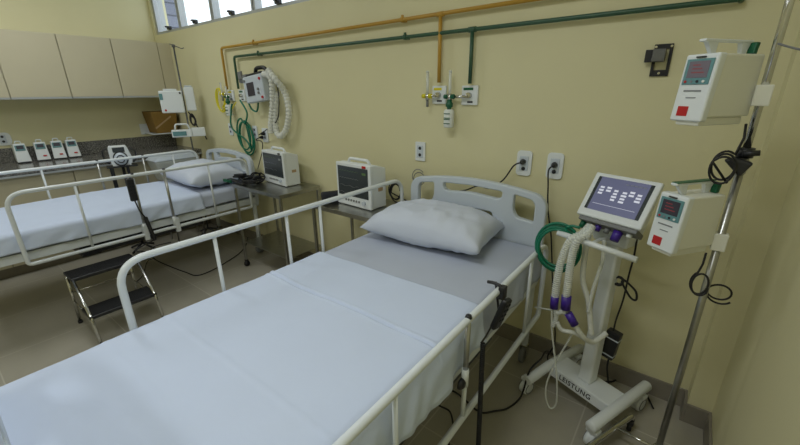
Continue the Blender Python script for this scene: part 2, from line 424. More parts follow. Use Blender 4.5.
flowmeter(-3.775, 1.555, 'byel', 'small yellow-knobbed flowmeter left of the wall ventilator above the far bed', False, 0.05, 0.7)
t = flowmeter(-3.69, 1.53, 'gplast', 'flowmeter with small white bottle hanging beside the yellow coiled hose', True, 0.03, 0.6)
def coil(c, R, r, turns, drift, nrm='y', sy=1.0, jit=0.1, n=26, ph=0.0, seed=1):
    rnd = random.Random(seed); out = []; c = Vector(c)
    N = int(n*turns); js = [1+rnd.uniform(-jit, jit) for _ in range(int(turns)+3)]
    for i in range(N+1):
        a = ph + 2*PI*i/n; q = i/n; k = int(q); f = q-k; R_ = R*(js[k]*(1-f)+js[k+1]*f)
        d = Vector(drift)*(i/N)
        if nrm == 'y': out.append(c + Vector((R_*math.cos(a), 0, R_*sy*math.sin(a))) + d)
        elif nrm == 'x': out.append(c + Vector((0, R_*math.cos(a), R_*sy*math.sin(a))) + d)
        else: out.append(c + Vector((R_*math.cos(a), R_*sy*math.sin(a), 0)) + d)
    return out
def cable(name, pts, r, m, label, cat='cable', group=None, n=8, raw=False):
    P = pts if raw else spline(pts, 8)
    o0 = Vector(P[len(P)//2]); mb = MB(Matrix.Translation(-o0)); mb.tube(P, r, n)
    o = mb.build(name, m); o.location = o0
    return single(o, label, cat, group)
cable('yellow_air_hose', coil((-3.86, -0.05, 1.50), 0.07, 0.005, 3, (0.03, 0.01, -0.03), sy=1.5)+[Vector(p) for p in [(-3.80, -0.06, 1.42), (-3.65, -0.05, 1.40), (-3.55, -0.05, 1.47)]], 0.0055, 'byel', 'coiled yellow air hose hanging left of the wall ventilator', 'hose', raw=True)
cable('green_oxygen_hose', spline([(-3.458, -0.060, 1.490), (-3.369, -0.060, 1.374), (-3.430, -0.060, 1.272)])+coil((-3.509, -0.050, 1.172), 0.13, 0.006, 3, (0.05, 0.02, -0.06), sy=1.35, jit=0.3, ph=PI/2, seed=4)+spline([(-3.391, -0.050, 1.017), (-3.470, -0.050, 1.117), (-3.678, -0.060, 1.223), (-3.651, -0.060, 1.377), (-3.611, -0.060, 1.452)]), 0.008, 'gtube', 'tangled green oxygen hose looping down the wall behind the far bed', 'hose', raw=True)
cable('green_ventilator_hose', [(-3.250, -0.090, 1.644), (-3.297, -0.080, 1.526), (-3.275, -0.070, 1.421), (-3.216, -0.050, 1.395), (-3.177, -0.050, 1.491), (-3.215, -0.050, 1.534)], 0.008, 'gtube', 'short green hose draped over the left side of the wall ventilator', 'hose')

# wall outlets and switches
def outlet(x, z, lab, w=0.076, h=0.125, holes=((0, 0.022), (0, -0.022)), grp=None, rot=0.0, cr=0.005):
    t = thing('wall_outlet', lab, 'outlet', (x, 0, z), 0, grp)
    MB().prism(rr(-w/2, w/2, -h/2, h/2, cr, 6), 'y', -0.011, 0, 0.002, 2).build('cover_plate', 'wplas', t)
    MB().box(-0.024, 0.024, -0.0135, -0.009, -0.040, 0.040, 0.003).build('socket_insert', 'gplas', t)
    for k, (a, b) in enumerate(holes):
        MB().cyl((a, -0.0120, b), (a, -0.0145, b), 0.011).build('socket_hole', 'bplas', t)
    return t
outlet(-0.555, 1.168, 'rounded white wall outlet above the near headboard with a cord hanging straight down', 0.085, 0.14, ((0, 0.012), (0, -0.03)), cr=0.020)
outlet(-0.722, 1.166, 'rounded white wall outlet above the near headboard with its cord running left', 0.085, 0.14, ((0, 0.012), (0, -0.03)), cr=0.020)
outlet(-1.427, 1.172, 'rectangular white wall outlet left of the headboard, empty, with two dark sockets', 0.078, 0.125)
outlet(-3.80, 1.20, 'narrow white wall outlet behind the far headboard, leftmost of three', 0.07, 0.12)
outlet(-3.36, 1.195, 'white wall outlet behind the green hose, middle of three', 0.075, 0.12)
outlet(-3.20, 1.175, 'white wall outlet with a black plug right of the green hose', 0.085, 0.13)
t = outlet(0, 0, 'round-cornered white outlet on the left wall above the leftmost counter pump', 0.12, 0.12, cr=0.04)
t.location = (XL, -1.52, 1.16); t.rotation_euler = (0, 0, PI/2)
def plug_cable(name, x, z, pts, lab, r=0.0042):
    t = thing(name, lab, 'power cord', (x, -0.0135, z))
    MB().lathe((0, 0, 0), [(0, 0), (0.015, 0), (0.016, -0.012), (0.009, -0.034), (0.006, -0.040), (0, -0.040)], 14, 'y').build('plug', 'bplas', t)
    off = Vector((x, -0.0135, z))
    P = spline([off+Vector((0, -0.036, 0))]+[Vector(p) for p in pts], 8)
    mb = MB(Matrix.Translation(-off)); mb.tube(P, r, 8); mb.build('cord', 'black', t)
    return t
plug_cable('power_cable', -0.725, 1.175, [(-0.76, -0.06, 1.155), (-0.819, -0.050, 1.065), (-0.891, -0.060, 1.009), (-0.968, -0.060, 1.011), (-1.052, -0.050, 0.971), (-1.129, -0.050, 0.947), (-1.244, -0.040, 0.880), (-1.2, -0.04, 0.80), (-1.2, -0.06, 0.4)], 'black power cord from the left outlet drooping behind the headboard')
plug_cable('power_cable', -0.555, 1.175, [(-0.57, -0.06, 1.15), (-0.563, -0.060, 1.073), (-0.550, -0.050, 0.933), (-0.517, -0.050, 0.795), (-0.490, -0.050, 0.619), (-0.459, -0.050, 0.405), (-0.418, -0.040, 0.142), (-0.44, -0.06, 0.03), (-0.42, -0.10, 0.008)], 'black power cord falling straight from the right outlet beside the ventilator')
plug_cable('power_cable', -3.20, 1.19, [(-3.19, -0.07, 1.19), (-2.886, -0.090, 1.313), (-2.802, -0.100, 1.454), (-2.793, -0.100, 1.573), (-2.802, -0.100, 1.665), (-2.900, -0.100, 1.730)], 'black power cord rising from the far plug to the wall ventilator')
plug_cable('power_cable', -3.235, 1.155, [(-3.28, -0.06, 1.13), (-3.200, -0.050, 1.116), (-3.221, -0.050, 1.021), (-3.33, -0.05, 0.85)], 'short black cord with plug hanging behind the monitor of the far bed')

# black monitor bracket
t = thing('wall_bracket', 'black metal monitor bracket fixed empty on the back wall near the infusion stand', 'bracket', (-0.172, 0, 1.668)); t.scale = (0.85, 1, 0.86)
mb = MB()
mb.box(-0.040, -0.026, -0.008, 0, -0.075, 0.075, 0.001).box(0.026, 0.040, -0.008, 0, -0.075, 0.075, 0.001).box(-0.026, 0.026, -0.008, 0, 0.052, 0.075, 0.001).box(-0.026, 0.026, -0.008, 0, -0.075, -0.045, 0.001)
mb.build('wall_plate', 'black', t)
MB().box(-0.040, 0.016, -0.050, -0.008, -0.008, 0.050, 0.003).build('hinge_arm', 'dsteel', t)
MB().box(-0.072, -0.038, -0.034, -0.020, -0.008, 0.050, 0.002).build('mount_plate', 'black', t)
for (a, b) in ((-0.033, 0.063), (0.033, 0.063), (0.0, -0.06)):
    MB().cyl((a, -0.008, b), (a, -0.013, b), 0.006, 10).build('screw', 'chrome', t)

# ------------------------------------------------------------------ beds
def cloth_h(x, y, s=1.0):
    return 0.006*s*(noise.noise(Vector((x*3.1, y*2.3, 1.7)))) + 0.0025*s*noise.noise(Vector((x*9, y*8, 4.2)))
def drape(name, x0, x1, y0, y1, ztop, drop, m, seed, ridges=(), lift=0.0, wr=0.012, endfoot=False, hemvar=0.012, skew=0.0, nx=56, ny=110, flare=0.012, calm=-99):
    """sheet over a mattress: skirt, rounded edge, top, rounded edge, skirt"""
    R = 0.035; w = x1-x0; prof = []
    L = drop+R*PI/2+(w-2*R)+R*PI/2+drop
    ds = [i/nx for i in range(nx+1)]
    kn = sorted(set([0, .2, .4, .6, .8, 1]))
    segs = []
    for i in range(9): segs.append(('L', i/8))
    for i in range(1, 6): segs.append(('LC', i/5))
    for i in range(1, nx): segs.append(('T', i/nx))
    for i in range(0, 6): segs.append(('RC', i/5))
    for i in range(1, 9): segs.append(('R', i/8))
    bm = bmesh.new(); grid = []
    for j in range(ny+1):
        v = j/ny; row = []
        for (k, t) in segs:
            dy = 0
            if k == 'L': x = x0; z = ztop-R-drop*(1-t)*1.0; side = -1; dep = (1-t)
            elif k == 'LC': x = x0+R-R*math.cos(t*PI/2); z = ztop-R+R*math.sin(t*PI/2); side = -1; dep = 0
            elif k == 'T': x = x0+R+(w-2*R)*t; z = ztop; side = 0; dep = 0
            elif k == 'RC': x = x1-R+R*math.sin(t*PI/2); z = ztop-R+R*math.cos(t*PI/2); side = 1; dep = 0
            else: x = x1; z = ztop-R-drop*t; side = 1; dep = t
            y = y0+(y1-y0)*v + skew*(x-x0)
            if dep > 0:
                nn = noise.noise(Vector((seed, y*7.5+0.6*dep, 0.3*side)))
                n2 = noise.noise(Vector((seed+5, y*17+dep*1.5, dep)))
                k_ = 0.0 if y < calm else 1.0
                x += side*k_*(flare*dep + wr*dep**0.7*(nn+0.5*n2+0.25))
                z += hemvar*dep*noise.noise(Vector((seed+9, y*3, side)))
            else:
                k_ = 1.0
                z += cloth_h(x+seed, y, 1.0)*k_
                for (yr, hh, ww) in ridges:
                    dd = (y-(yr+0.02*noise.noise(Vector((x*3, yr, 2)))))/ww
                    z += hh*math.exp(-dd*dd)
            row.append(bm.verts.new((x, y, z+lift)))
        grid.append(row)
    for j in range(ny):
        for i in range(len(segs)-1):
            f = bm.faces.new((grid[j][i], grid[j][i+1], grid[j+1][i+1], grid[j+1][i])); f.smooth = True
    bmesh.ops.recalc_face_normals(bm, faces=bm.faces)
    up_ = sum((f.normal.z*f.calc_area() for f in bm.faces))
    if up_ < 0: bmesh.ops.reverse_faces(bm, faces=bm.faces)
    c = Vector(((x0+x1)/2, (y0+y1)/2, ztop)); bmesh.ops.translate(bm, verts=bm.verts, vec=-c)
    me = bpy.data.meshes.new(name); bm.to_mesh(me); bm.free(); me.materials.append(M[m])
    o = bpy.data.objects.new(name, me); COL.objects.link(o); o.location = c
    sm = o.modifiers.new('thickness', 'SOLIDIFY'); sm.thickness = 0.004; sm.offset = 1
    return o

def pillow(loc, rz, L, W, Hh, label, seed, m='pillow'):
    bm = bmesh.new(); nu, nv = 44, 32; verts = {}
    for sgn in (1, -1):
        for i in range(nu+1):
            for j in range(nv+1):
                u = -1+2*i/nu; v = -1+2*j/nv
                border = (i in (0, nu) or j in (0, nv))
                if border and sgn == -1: verts[(sgn, i, j)] = verts[(1, i, j)]; continue
                px = u*L/2*(1-0.07*(1-v*v)*abs(u)**4)
                py = v*W/2*(1-0.09*(1-u*u)*abs(v)**4)
                hh = ((1-abs(u)**2.6)*(1-abs(v)**2.6))**0.42
                z = Hh*0.5*hh*(1.25 if sgn > 0 else -0.75)
                if not border:
                    cr = (abs(u)*abs(v))**1.5
                    z += sgn*0.020*noise.noise(Vector((u*3+seed, v*3, sgn)))*hh + 0.010*noise.noise(Vector((u*9+seed, v*4, 1)))*hh
                    z += sgn*0.007*math.sin(9*(u+v)+seed)*cr
                verts[(sgn, i, j)] = bm.verts.new((px, py, z + Hh*0.375))
    for sgn in (1, -1):
        for i in range(nu):
            for j in range(nv):
                q = [verts[(sgn, i, j)], verts[(sgn, i+1, j)], verts[(sgn, i+1, j+1)], verts[(sgn, i, j+1)]]
                if sgn < 0: q.reverse()
                f = bm.faces.new(q); f.smooth = True
    me = bpy.data.meshes.new('pillow'); bm.to_mesh(me); bm.free(); me.materials.append(M[m])
    o = bpy.data.objects.new('pillow', me); COL.objects.link(o); o.location = loc; o.rotation_euler = (0, 0, rz)
    return single(o, label, 'pillow')

def board(name, W, zb, parent, y, arch=0.03, zt=1.035, clr='gplas'):
    """moulded headboard with cut-outs, centred on x=0"""
    h = W/2
    outer = []
    N = 24
    pts = [(-h+0.012, zb), (-h, zb+0.06), (-h, zt-0.09)]
    for k in range(7): a = PI-PI/2*k/6; pts.append((-h+0.085+0.085*math.cos(a), zt-0.075+0.075*math.sin(a)))
    for k in range(1, 12):
        u = -1+2*k/12; pts.append((u*(h-0.085), zt+arch*(1-u*u)))
    for k in range(7): a = PI/2-PI/2*k/6; pts.append((h-0.085+0.085*math.cos(a), zt-0.075+0.075*math.sin(a)))
    pts += [(h, zt-0.09), (h, zb+0.06), (h-0.012, zb)]
    s = W/0.86
    z1 = zt
    holes = [
        [(-0.385*s, z1-0.055), (-0.365*s, z1-0.025), (-0.262*s, z1-0.008), (-0.250*s, z1-0.022), (-0.250*s, z1-0.105), (-0.275*s, z1-0.150), (-0.385*s, z1-0.165)],
        [(-0.200*s, z1-0.012), (-0.185*s, z1-0.002), (0, z1+0.006), (0.185*s, z1-0.002), (0.200*s, z1-0.012), (0.195*s, z1-0.050), (0.165*s, z1-0.066), (0, z1-0.052), (-0.165*s, z1-0.066), (-0.195*s, z1-0.050)],
        [(0.385*s, z1-0.055), (0.365*s, z1-0.025), (0.262*s, z1-0.008), (0.250*s, z1-0.022), (0.250*s, z1-0.105), (0.275*s, z1-0.150), (0.385*s, z1-0.165)],
    ]
    holes.append(rr(-0.15*s, 0.15*s, z1-0.24, z1-0.13, 0.03))
    cu = bpy.data.curves.new('tmp', 'CURVE'); cu.dimensions = '2D'; cu.fill_mode = 'BOTH'; cu.extrude = 0.012; cu.bevel_depth = 0.008; cu.bevel_resolution = 3
    def add(P):
        sp = cu.splines.new('POLY'); sp.points.add(len(P)-1)
        for i, p in enumerate(P): sp.points[i].co = (p[0], p[1], 0, 1)
        sp.use_cyclic_u = True
    def smooth(P, rad=0.022):
        return [(q.x, q.y) for q in fillet([(p[0], p[1], 0) for p in P], rad, 4, True)]
    add(smooth(pts, 0.02))
    for hq in holes: add(smooth(hq))
    t = bpy.data.objects.new('tmp', cu); COL.objects.link(t); bpy.context.view_layer.update()
    me = bpy.data.meshes.new_from_object(t.evaluated_get(bpy.context.evaluated_depsgraph_get()))
    bpy.data.objects.remove(t); bpy.data.curves.remove(cu)
    me.transform(T(0, y, 0) @ RX(PI/2)); me.name = name; me.materials.clear(); me.materials.append(M['gplas'])
    for p in me.polygons: p.use_smooth = len(p.vertices) == 4 and p.area < 0.002
    o = bpy.data.objects.new(name, me); COL.objects.link(o); o.parent = parent
    return o
def caster(parent, x, y, r=0.055, m='grey', name='caster'):
    mb = MB(T(x, y, 0)); mb.lathe((0, 0, r), [(0, -0.014), (r*0.6, -0.014), (r*0.95, -0.012), (r, -0.006), (r, 0.006), (r*0.95, 0.012), (r*0.6, 0.014), (0, 0.014)], 24, 'x')
    c = mb.build(name, m, parent)
    mb = MB(T(x, y, 0)); mb.box(-0.022, -0.017, -0.02, 0.025, r*0.7, 2*r+0.008, 0.001).box(0.017, 0.022, -0.02, 0.025, r*0.7, 2*r+0.008, 0.001).box(-0.022, 0.022, -0.015, 0.025, 2*r+0.004, 2*r+0.012, 0.001).cyl((-0.024, 0, r), (0.024, 0, r), 0.007, 10).build('fork', 'chrome', c)
    return c
def side_rail(parent, x, y0, y1, z0, z1, posts, dark=(), sleeves=(), bar=0.013, knobs=True, side=1, frame_z=0.6):
    top = fillet([(x, y0, z0+0.12), (x, y0, z1), (x, y1, z1), (x, y1, z0+0.12)], 0.10, 8)
    low = fillet([(x, y1, z0+0.12), (x, y1, z0), (x, y0, z0), (x, y0, z0+0.12)], 0.025, 5)
    lp = top + low[1:-1]
    rail = MB().tube(lp, bar, 12, closed=True).build('side_rail', 'white', parent)
    for p in posts:
        MB().cyl((x, p, z0), (x, p, z1), 0.008, 10).build('rail_bar', 'white', rail)
    for p in dark:
        q = MB(); q.cyl((x+side*0.0, p, frame_z-0.02), (x, p, z1-0.008), 0.010, 12); q.build('sliding_post', 'steel', rail)
        MB().cyl((x, p, frame_z-0.03), (x, p, frame_z+0.045), 0.0135, 14).build('post_sleeve', 'wplas', rail)
        MB().cyl((x, p, z0-0.004), (x, p, frame_z-0.018), 0.009, 12).build('rail_bar', 'white', rail)
        MB().lathe((x, p, z1+0.008), [(0, 0.012), (0.010, 0.010), (0.013, 0), (0, 0)], 12).build('post_cap', 'bplas', rail)
    return rail
def bed(loc, W, L, label, zr_left, zr_right, left_y, right_y, ztop=0.74, leftposts=None, rightposts=None, rd=(), ld=(), hz=1.035, lx=0.042, span=0.50, slv=(-1, 1), mw=0.0):
    """origin at the head end on the floor; bed runs to -y"""
    t = thing('hospital_bed', label, 'bed', loc)
    h = W/2
    zf = 0.565
    mb = MB()
    for s in (-1, 1): mb.box(s*h-0.018 if s > 0 else -h-0.0, s*h if s > 0 else -h+0.018, -L, -0.04, zf-0.03, zf+0.03, 0.003)
    for yy in (-0.06, -0.55, -1.1, -1.6, -L+0.03): mb.box(-h+0.018, h-0.018, yy-0.02, yy+0.02, zf-0.02, zf+0.015, 0.002)
    mb.build('bed_frame', 'white', t)
    mb = MB().box(-h+0.03, h-0.03, -L+0.04, -0.05, zf+0.015, zf+0.03)
    mb.build('bed_deck', 'white', t)
    MB().box(-h+0.01-mw, h-0.01, -L+0.02, -0.06, zf+0.032, ztop-0.014, 0.03, 4).build('mattress', 'matt', t)
    board('headboard', W-0.02, 0.50, t, -0.022, zt=hz)
    board('footboard', W-0.02, 0.50, t, -L-0.01)
    for s in (-1, 1):
        for yy in (-0.045, -L+0.08):
            MB().cyl((s*(h-0.03), yy, 0.13), (s*(h-0.03), yy, zf-0.02), 0.020, 16).cyl((s*(h-0.03), yy, 0.118), (s*(h-0.03), yy, 0.135), 0.014, 12).build('leg', 'white', t)
            caster(t, s*(h-0.03), yy, 0.054)
    MB().box(-0.26, h-0.04, -1.42, -1.30, 0.44, 0.53, 0.012).box(0.02, h-0.03, -1.32, -0.55, 0.455, 0.53, 0.01).build('actuator', 'bplas', t)
    MB().cyl((-h-0.003, -1.48, zf-0.0), (-h-0.02, -1.48, zf-0.0), 0.02).build('bumper_wheel', 'gplas', t)
    if left_y: side_rail(t, -h-lx, left_y[0], left_y[1], zr_left-span, zr_left, leftposts or [], ld, side=-1, frame_z=zf)
    if right_y: side_rail(t, h+0.042, right_y[0], right_y[1], zr_right-span+0.04, zr_right, rightposts or [], rd, side=1, frame_z=zf)
    for s in slv:
        for yy in (-0.79, -1.02):
            mb = MB(); mb.box(s*(h+0.0), s*(h+0.03), yy-0.016, yy+0.016, zf-0.06, zf+0.035, 0.003) if s > 0 else mb.box(-h-0.03, -h, yy-0.016, yy+0.016, zf-0.06, zf+0.035, 0.003)
            mb.box(min(s*(h+0.028), s*(h+0.058)), max(s*(h+0.028), s*(h+0.058)), yy-0.016, yy+0.016, zf-0.09, zf+0.03, 0.003)
            sl = mb.build('rail_sleeve', 'white', t)
    return t

ZT = 0.745
# near bed
B1X, B1W = -0.965, 0.875
bed1 = bed((B1X, -0.115, 0), B1W, 2.02, 'white hospital bed in the foreground with its left side rail raised', 1.000, 0.815, (-0.02, -1.645), (-0.105, -1.78), ztop=ZT,
           leftposts=[-0.735, -0.945, -1.30], rightposts=[-0.33, -1.37], rd=(-0.965,), lx=0.085, span=0.47, slv=(), mw=0.04)
s1 = drape('fitted_sheet', B1X-B1W/2-0.058, B1X+B1W/2-0.005, -2.13, -0.165, ZT, 0.12, 'bsheet', 3.1, wr=0.026, ny=180, calm=-0.90)
single(s1, 'pale blue-grey fitted sheet bare at the head of the near bed', 'sheet')
s2 = drape('bed_sheet', B1X-B1W/2-0.064, B1X+B1W/2+0.004, -2.14, -0.91, ZT, 0.125, 'sheet', 6.2, ridges=((-1.20, 0.007, 0.006), (-1.213, -0.006, 0.006), (-1.225, 0.004, 0.006), (-1.66, 0.0022, 0.010), (-1.85, 0.002, 0.012)), lift=0.010, wr=0.034, flare=0.018, skew=0.03, ny=260, nx=70)
single(s2, 'white top sheet with crease lines covering the lower two thirds of the near bed', 'sheet')
pillow((-1.07, -0.385, ZT+0.010), math.radians(6), 0.71, 0.46, 0.19, 'plump white pillow at the headboard of the near bed', 2.0)

# far bed
B2X, B2W = -3.70, 0.86
bed2 = bed((B2X, -0.115, 0), B2W, 2.16, 'white hospital bed further away by the counter with both side rails raised', 0.985, 0.985, (-0.11, -1.70), (-0.11, -1.70), ztop=ZT-0.02,
           leftposts=[-0.35, -1.36], rightposts=[-0.46, -1.36], rd=(-1.02, -0.805), ld=(-0.62, -0.98), hz=0.985, span=0.505)
s3 = drape('fitted_sheet', B2X-B2W/2-0.005, B2X+B2W/2+0.005, -2.24, -0.165, ZT-0.02, 0.075, 'bsheet', 13.1, wr=0.012, calm=-0.66)
single(s3, 'pale grey-blue fitted sheet showing at the head side of the far bed', 'sheet')
s4 = drape('bed_sheet', B2X-B2W/2-0.008, B2X+B2W/2+0.014, -2.25, -0.66, ZT-0.02, 0.092, 'sheet', 21.7, lift=0.010, wr=0.022, hemvar=0.014, ridges=((-1.2, 0.003, 0.02),))
single(s4, 'white rumpled top sheet hanging over the side of the far bed', 'sheet')
pillow((-3.70, -0.42, ZT-0.010), math.radians(-3), 0.74, 0.50, 0.20, 'white pillow at the headboard of the far bed', 5.0)

# hand controls
def pendant(loc, tilt, lab, L=0.16):
    t = thing('bed_hand_control', lab, 'remote control', loc); t.rotation_euler = tilt
    MB().box(-0.026, 0.026, -0.013, 0.013, -L/2, L/2, 0.010, 3).build('handset', 'bplas', t)
    for k in range(4):
        for s in (-1, 1): MB().cyl((s*0.010, -0.0125, 0.05-0.024*k), (s*0.010, -0.0150, 0.05-0.024*k), 0.006, 10).build('button', 'cuff', t)
    return t
pendant((-0.468, -0.83, 0.715), (math.radians(14), math.radians(8), math.radians(80)), 'black bed hand control clipped on the right rail of the near bed', 0.145)
t = thing('rail_hook', 'black hook holding the hand control on the right rail of the near bed', 'hook', (-0.503, -0.83, 0.815))
MB().tube(fillet([(-0.03, 0.0, 0.022), (-0.005, 0, 0.026), (0.03, 0, 0.020), (0.035, 0, -0.02)], 0.012), 0.007, 8).box(0.022, 0.046, -0.018, 0.018, -0.03, 0.022, 0.004).build('hook_arm', 'bplas', t)
MB().tube([(-0.005, 0.02, 0.02), (0.012, 0.03, -0.10)], 0.005, 8).build('lower_arm', 'bplas', t)
def coiled(a, b, R, r, turns):
    a, b = Vector(a), Vector(b); d = (b-a); t = d.normalized(); u = t.orthogonal().normalized(); v = t.cross(u); N = turns*10
    return [a + d*(i/N) + (u*math.cos(2*PI*i/10)+v*math.sin(2*PI*i/10))*R for i in range(N+1)]
cable('coiled_cord', [Vector((-0.465, -0.927, 0.709)), Vector((-0.465, -0.968, 0.692))]+coiled((-0.455, -1.014, 0.694), (-0.430, -1.040, 0.209), 0.0065, 0.0036, 60), 0.0036, 'black', 'black coiled cord hanging from the hand control of the near bed', 'cable', raw=True, n=6)
pendant((-3.203, -1.165, 0.885), (0, 0, math.radians(90)), 'black bed hand control hanging on the near rail of the far bed', 0.17)
cable('hand_control_cord', [(-3.203, -1.165, 0.805), (-3.20, -1.15, 0.72), (-3.20, -1.125, 0.66)], 0.005, 'black', 'thin black cord below the hand control of the far bed')
cable('coiled_cord', coiled((-3.20, -1.125, 0.66), (-3.195, -1.10, 0.47), 0.010, 0.004, 26), 0.005, 'black', 'black coiled cord hanging beside the far bed side rail', 'cable', raw=True, n=6)
cable('black_floor_cable', [(-3.2, -1.10, 0.47), (-3.120, -1.258, 0.457), (-3.100, -1.212, 0.430), (-3.924, -0.927, 0.050), (-3.839, -0.889, 0.006), (-3.457, -0.844, 0.006), (-3.285, -0.791, 0.006), (-3.344, -0.523, 0.006), (-3.552, -0.188, 0.006), (-4.127, 0.254, 0.006), (-3.1, -0.02, 0.05)], 0.005, 'black', 'long black cable trailing over the floor between the two beds')
cable('black_floor_cable', [(-3.18, -1.0, 0.42), (-3.150, -1.146, 0.427), (-3.794, -0.966, 0.100), (-3.983, -0.967, 0.006), (-3.704, -1.101, 0.006), (-3.603, -1.191, 0.006)], 0.004, 'black', 'short black cable dropping behind the step stool')

# ------------------------------------------------------------------ step stool
st = thing('step_stool', 'two-step stool with black ribbed treads beside the far bed', 'step stool', (-3.10, -1.475, 0))
def tread(x0, x1, z):
    t = MB().box(x0, x1, -0.20, 0.19, z-0.022, z, 0.004); 
    return t
for (x0, x1, z) in ((-0.10, 0.085, 0.42), (0.11, 0.29, 0.215)):
    q = tread(x0, x1, z).build('tread', 'bplas', st)
    mb = MB()
    for k in range(12): mb.box(x0+0.010+k*(x1-x0-0.02)/12, x0+0.016+k*(x1-x0-0.02)/12, -0.195, 0.185, z, z+0.002)
    mb.build('rubber_mat', 'black', q)
for yy in (-0.19, 0.18):
    MB().tube(fillet([(0.085, yy, 0.405), (0.285, yy, 0.20), (0.33, yy, 0.012)], 0.02), 0.010, 10).build('leg', 'chrome', st)
    MB().tube([(-0.09, yy, 0.405), (-0.14, yy, 0.012)], 0.010, 10).build('leg', 'chrome', st)
    MB().tube([(0.12, yy, 0.19), (-0.11, yy, 0.19)], 0.006, 8).build('side_brace', 'chrome', st)
    for xx in (0.33, -0.141): MB().cyl((xx, yy, 0), (xx, yy, 0.02), 0.014, 12).build('rubber_foot', 'black', st)
MB().tube([(-0.12, -0.19, 0.25), (-0.12, 0.18, 0.25)], 0.004, 8).build('rear_rod', 'chrome', st)

# ------------------------------------------------------------------ instrument tables
def steel_table(loc, w, d, h, lab):
    t = thing('instrument_table', lab, 'table', loc)
    MB().box(-w/2, w/2, -d/2, d/2, h-0.003, h, 0.001).box(-w/2, w/2, -d/2, -d/2+0.004, h-0.03, h-0.003).box(-w/2, w/2, d/2-0.004, d/2, h-0.03, h-0.003).box(-w/2, -w/2+0.004, -d/2+0.004, d/2-0.004, h-0.03, h-0.003).box(w/2-0.004, w/2, -d/2+0.004, d/2-0.004, h-0.03, h-0.003).build('tabletop', 'steel', t)
    MB().box(-w/2+0.02, w/2-0.02, -d/2+0.02, d/2-0.02, 0.245, 0.25, 0.001).build('shelf', 'steel', t)
    for sx in (-1, 1):
        for sy in (-1, 1):
            x, y = sx*(w/2-0.016), sy*(d/2-0.016)
            MB().box(x-0.010, x+0.010, y-0.010, y+0.010, 0.07, h-0.03, 0.002).build('leg', 'steel', t)
            MB().lathe((x, y, 0.028), [(0, -0.011), (0.026, -0.010), (0.028, 0), (0.026, 0.010), (0, 0.011)], 18, 'x').box(x-0.015, x+0.015, y-0.012, y+0.012, 0.045, 0.07, 0.002).build('caster', 'black', t)
    return t
steel_table((-2.79, -0.235, 0), 0.69, 0.41, 0.80, 'stainless instrument table beside the far bed carrying the left monitor')
steel_table((-1.80, -0.235, 0), 0.57, 0.41, 0.80, 'stainless instrument table between the beds carrying the monitor nearest the near bed')

def monitor(loc, rz, w, h, d, lab, red=False):
    t = thing('patient_monitor', lab, 'patient monitor', loc, rz)
    # body with front bezel; origin on table, front at y=0, runs to +y
    MB().prism([(0.012, 0.004), (d, 0.004), (d, h*0.90), (0.05, h), (0.012, h)], 'x', -w/2+0.006, w/2-0.006, 0.008).build('housing', 'wplas', t)
    MB().box(-w/2, w/2, -0.012, 0.013, 0.004, h, 0.007, 3).build('front_bezel', 'wplas', t)
    MB().box(-w/2+0.022, w/2-0.022, -0.0145, -0.010, 0.075, h-0.022).build('screen', 'screen', t)
    for k in range(6): MB().cyl((-0.075+k*0.026, -0.011, 0.045), (-0.075+k*0.026, -0.016, 0.045), 0.008, 12).build('button', 'grey', t)
    MB().cyl((0.105, -0.011, 0.045), (0.105, -0.026, 0.045), 0.014, 16).build('dial', 'gplas', t)
    for k, m_ in enumerate(('lcdg', 'gink', 'gink', 'gink')):
        z = h-0.055-0.05*k; P = [(-w/2+0.035+i*0.0075, -0.0150, z+0.008*(math.sin(i*0.9)**6 if k < 2 else 0.5*math.sin(i*0.6))) for i in range(int((w-0.14)/0.0075))]
        MB().tube(P, 0.0009, 4).build('trace', m_, t)
    MB().box(w/2-0.075, w/2-0.04, -0.0152, -0.0145, h-0.065, h-0.05).build('reading', 'lcdg' if red else 'gink', t)
    MB().tube(fillet([(-w*0.30, 0.05, h-0.006), (-w*0.26, 0.05, h+0.022), (w*0.26, 0.05, h+0.022), (w*0.32, 0.05, h-0.006)], 0.03), 0.010, 10).build('handle', 'wplas', t)
    MB().box(w*0.28, w*0.28+0.035, -0.0155, -0.008, h-0.020, h-0.004, 0.002).build('alarm_light', 'red' if red else 'bplas', t)
    MB().box(w/2-0.007, w/2-0.0045, d*0.45, d*0.75, h*0.40, h*0.48).build('side_label', 'tan', t)
    for (a, b) in ((-w/2+0.03, 0.02), (w/2-0.03, 0.02), (-w/2+0.03, d-0.02), (w/2-0.03, d-0.02)): MB().cyl((a, b, 0), (a, b, 0.006), 0.01, 10).build('foot', 'black', t)
    return t
monitor((-2.80, -0.215, 0.80), -0.10, 0.355, 0.285, 0.135, 'white patient monitor with dark screen on the table by the far bed')
monitor((-1.765, -0.305, 0.80), -0.05, 0.335, 0.30, 0.145, 'white patient monitor with a red alarm light on the table by the near bed', True)

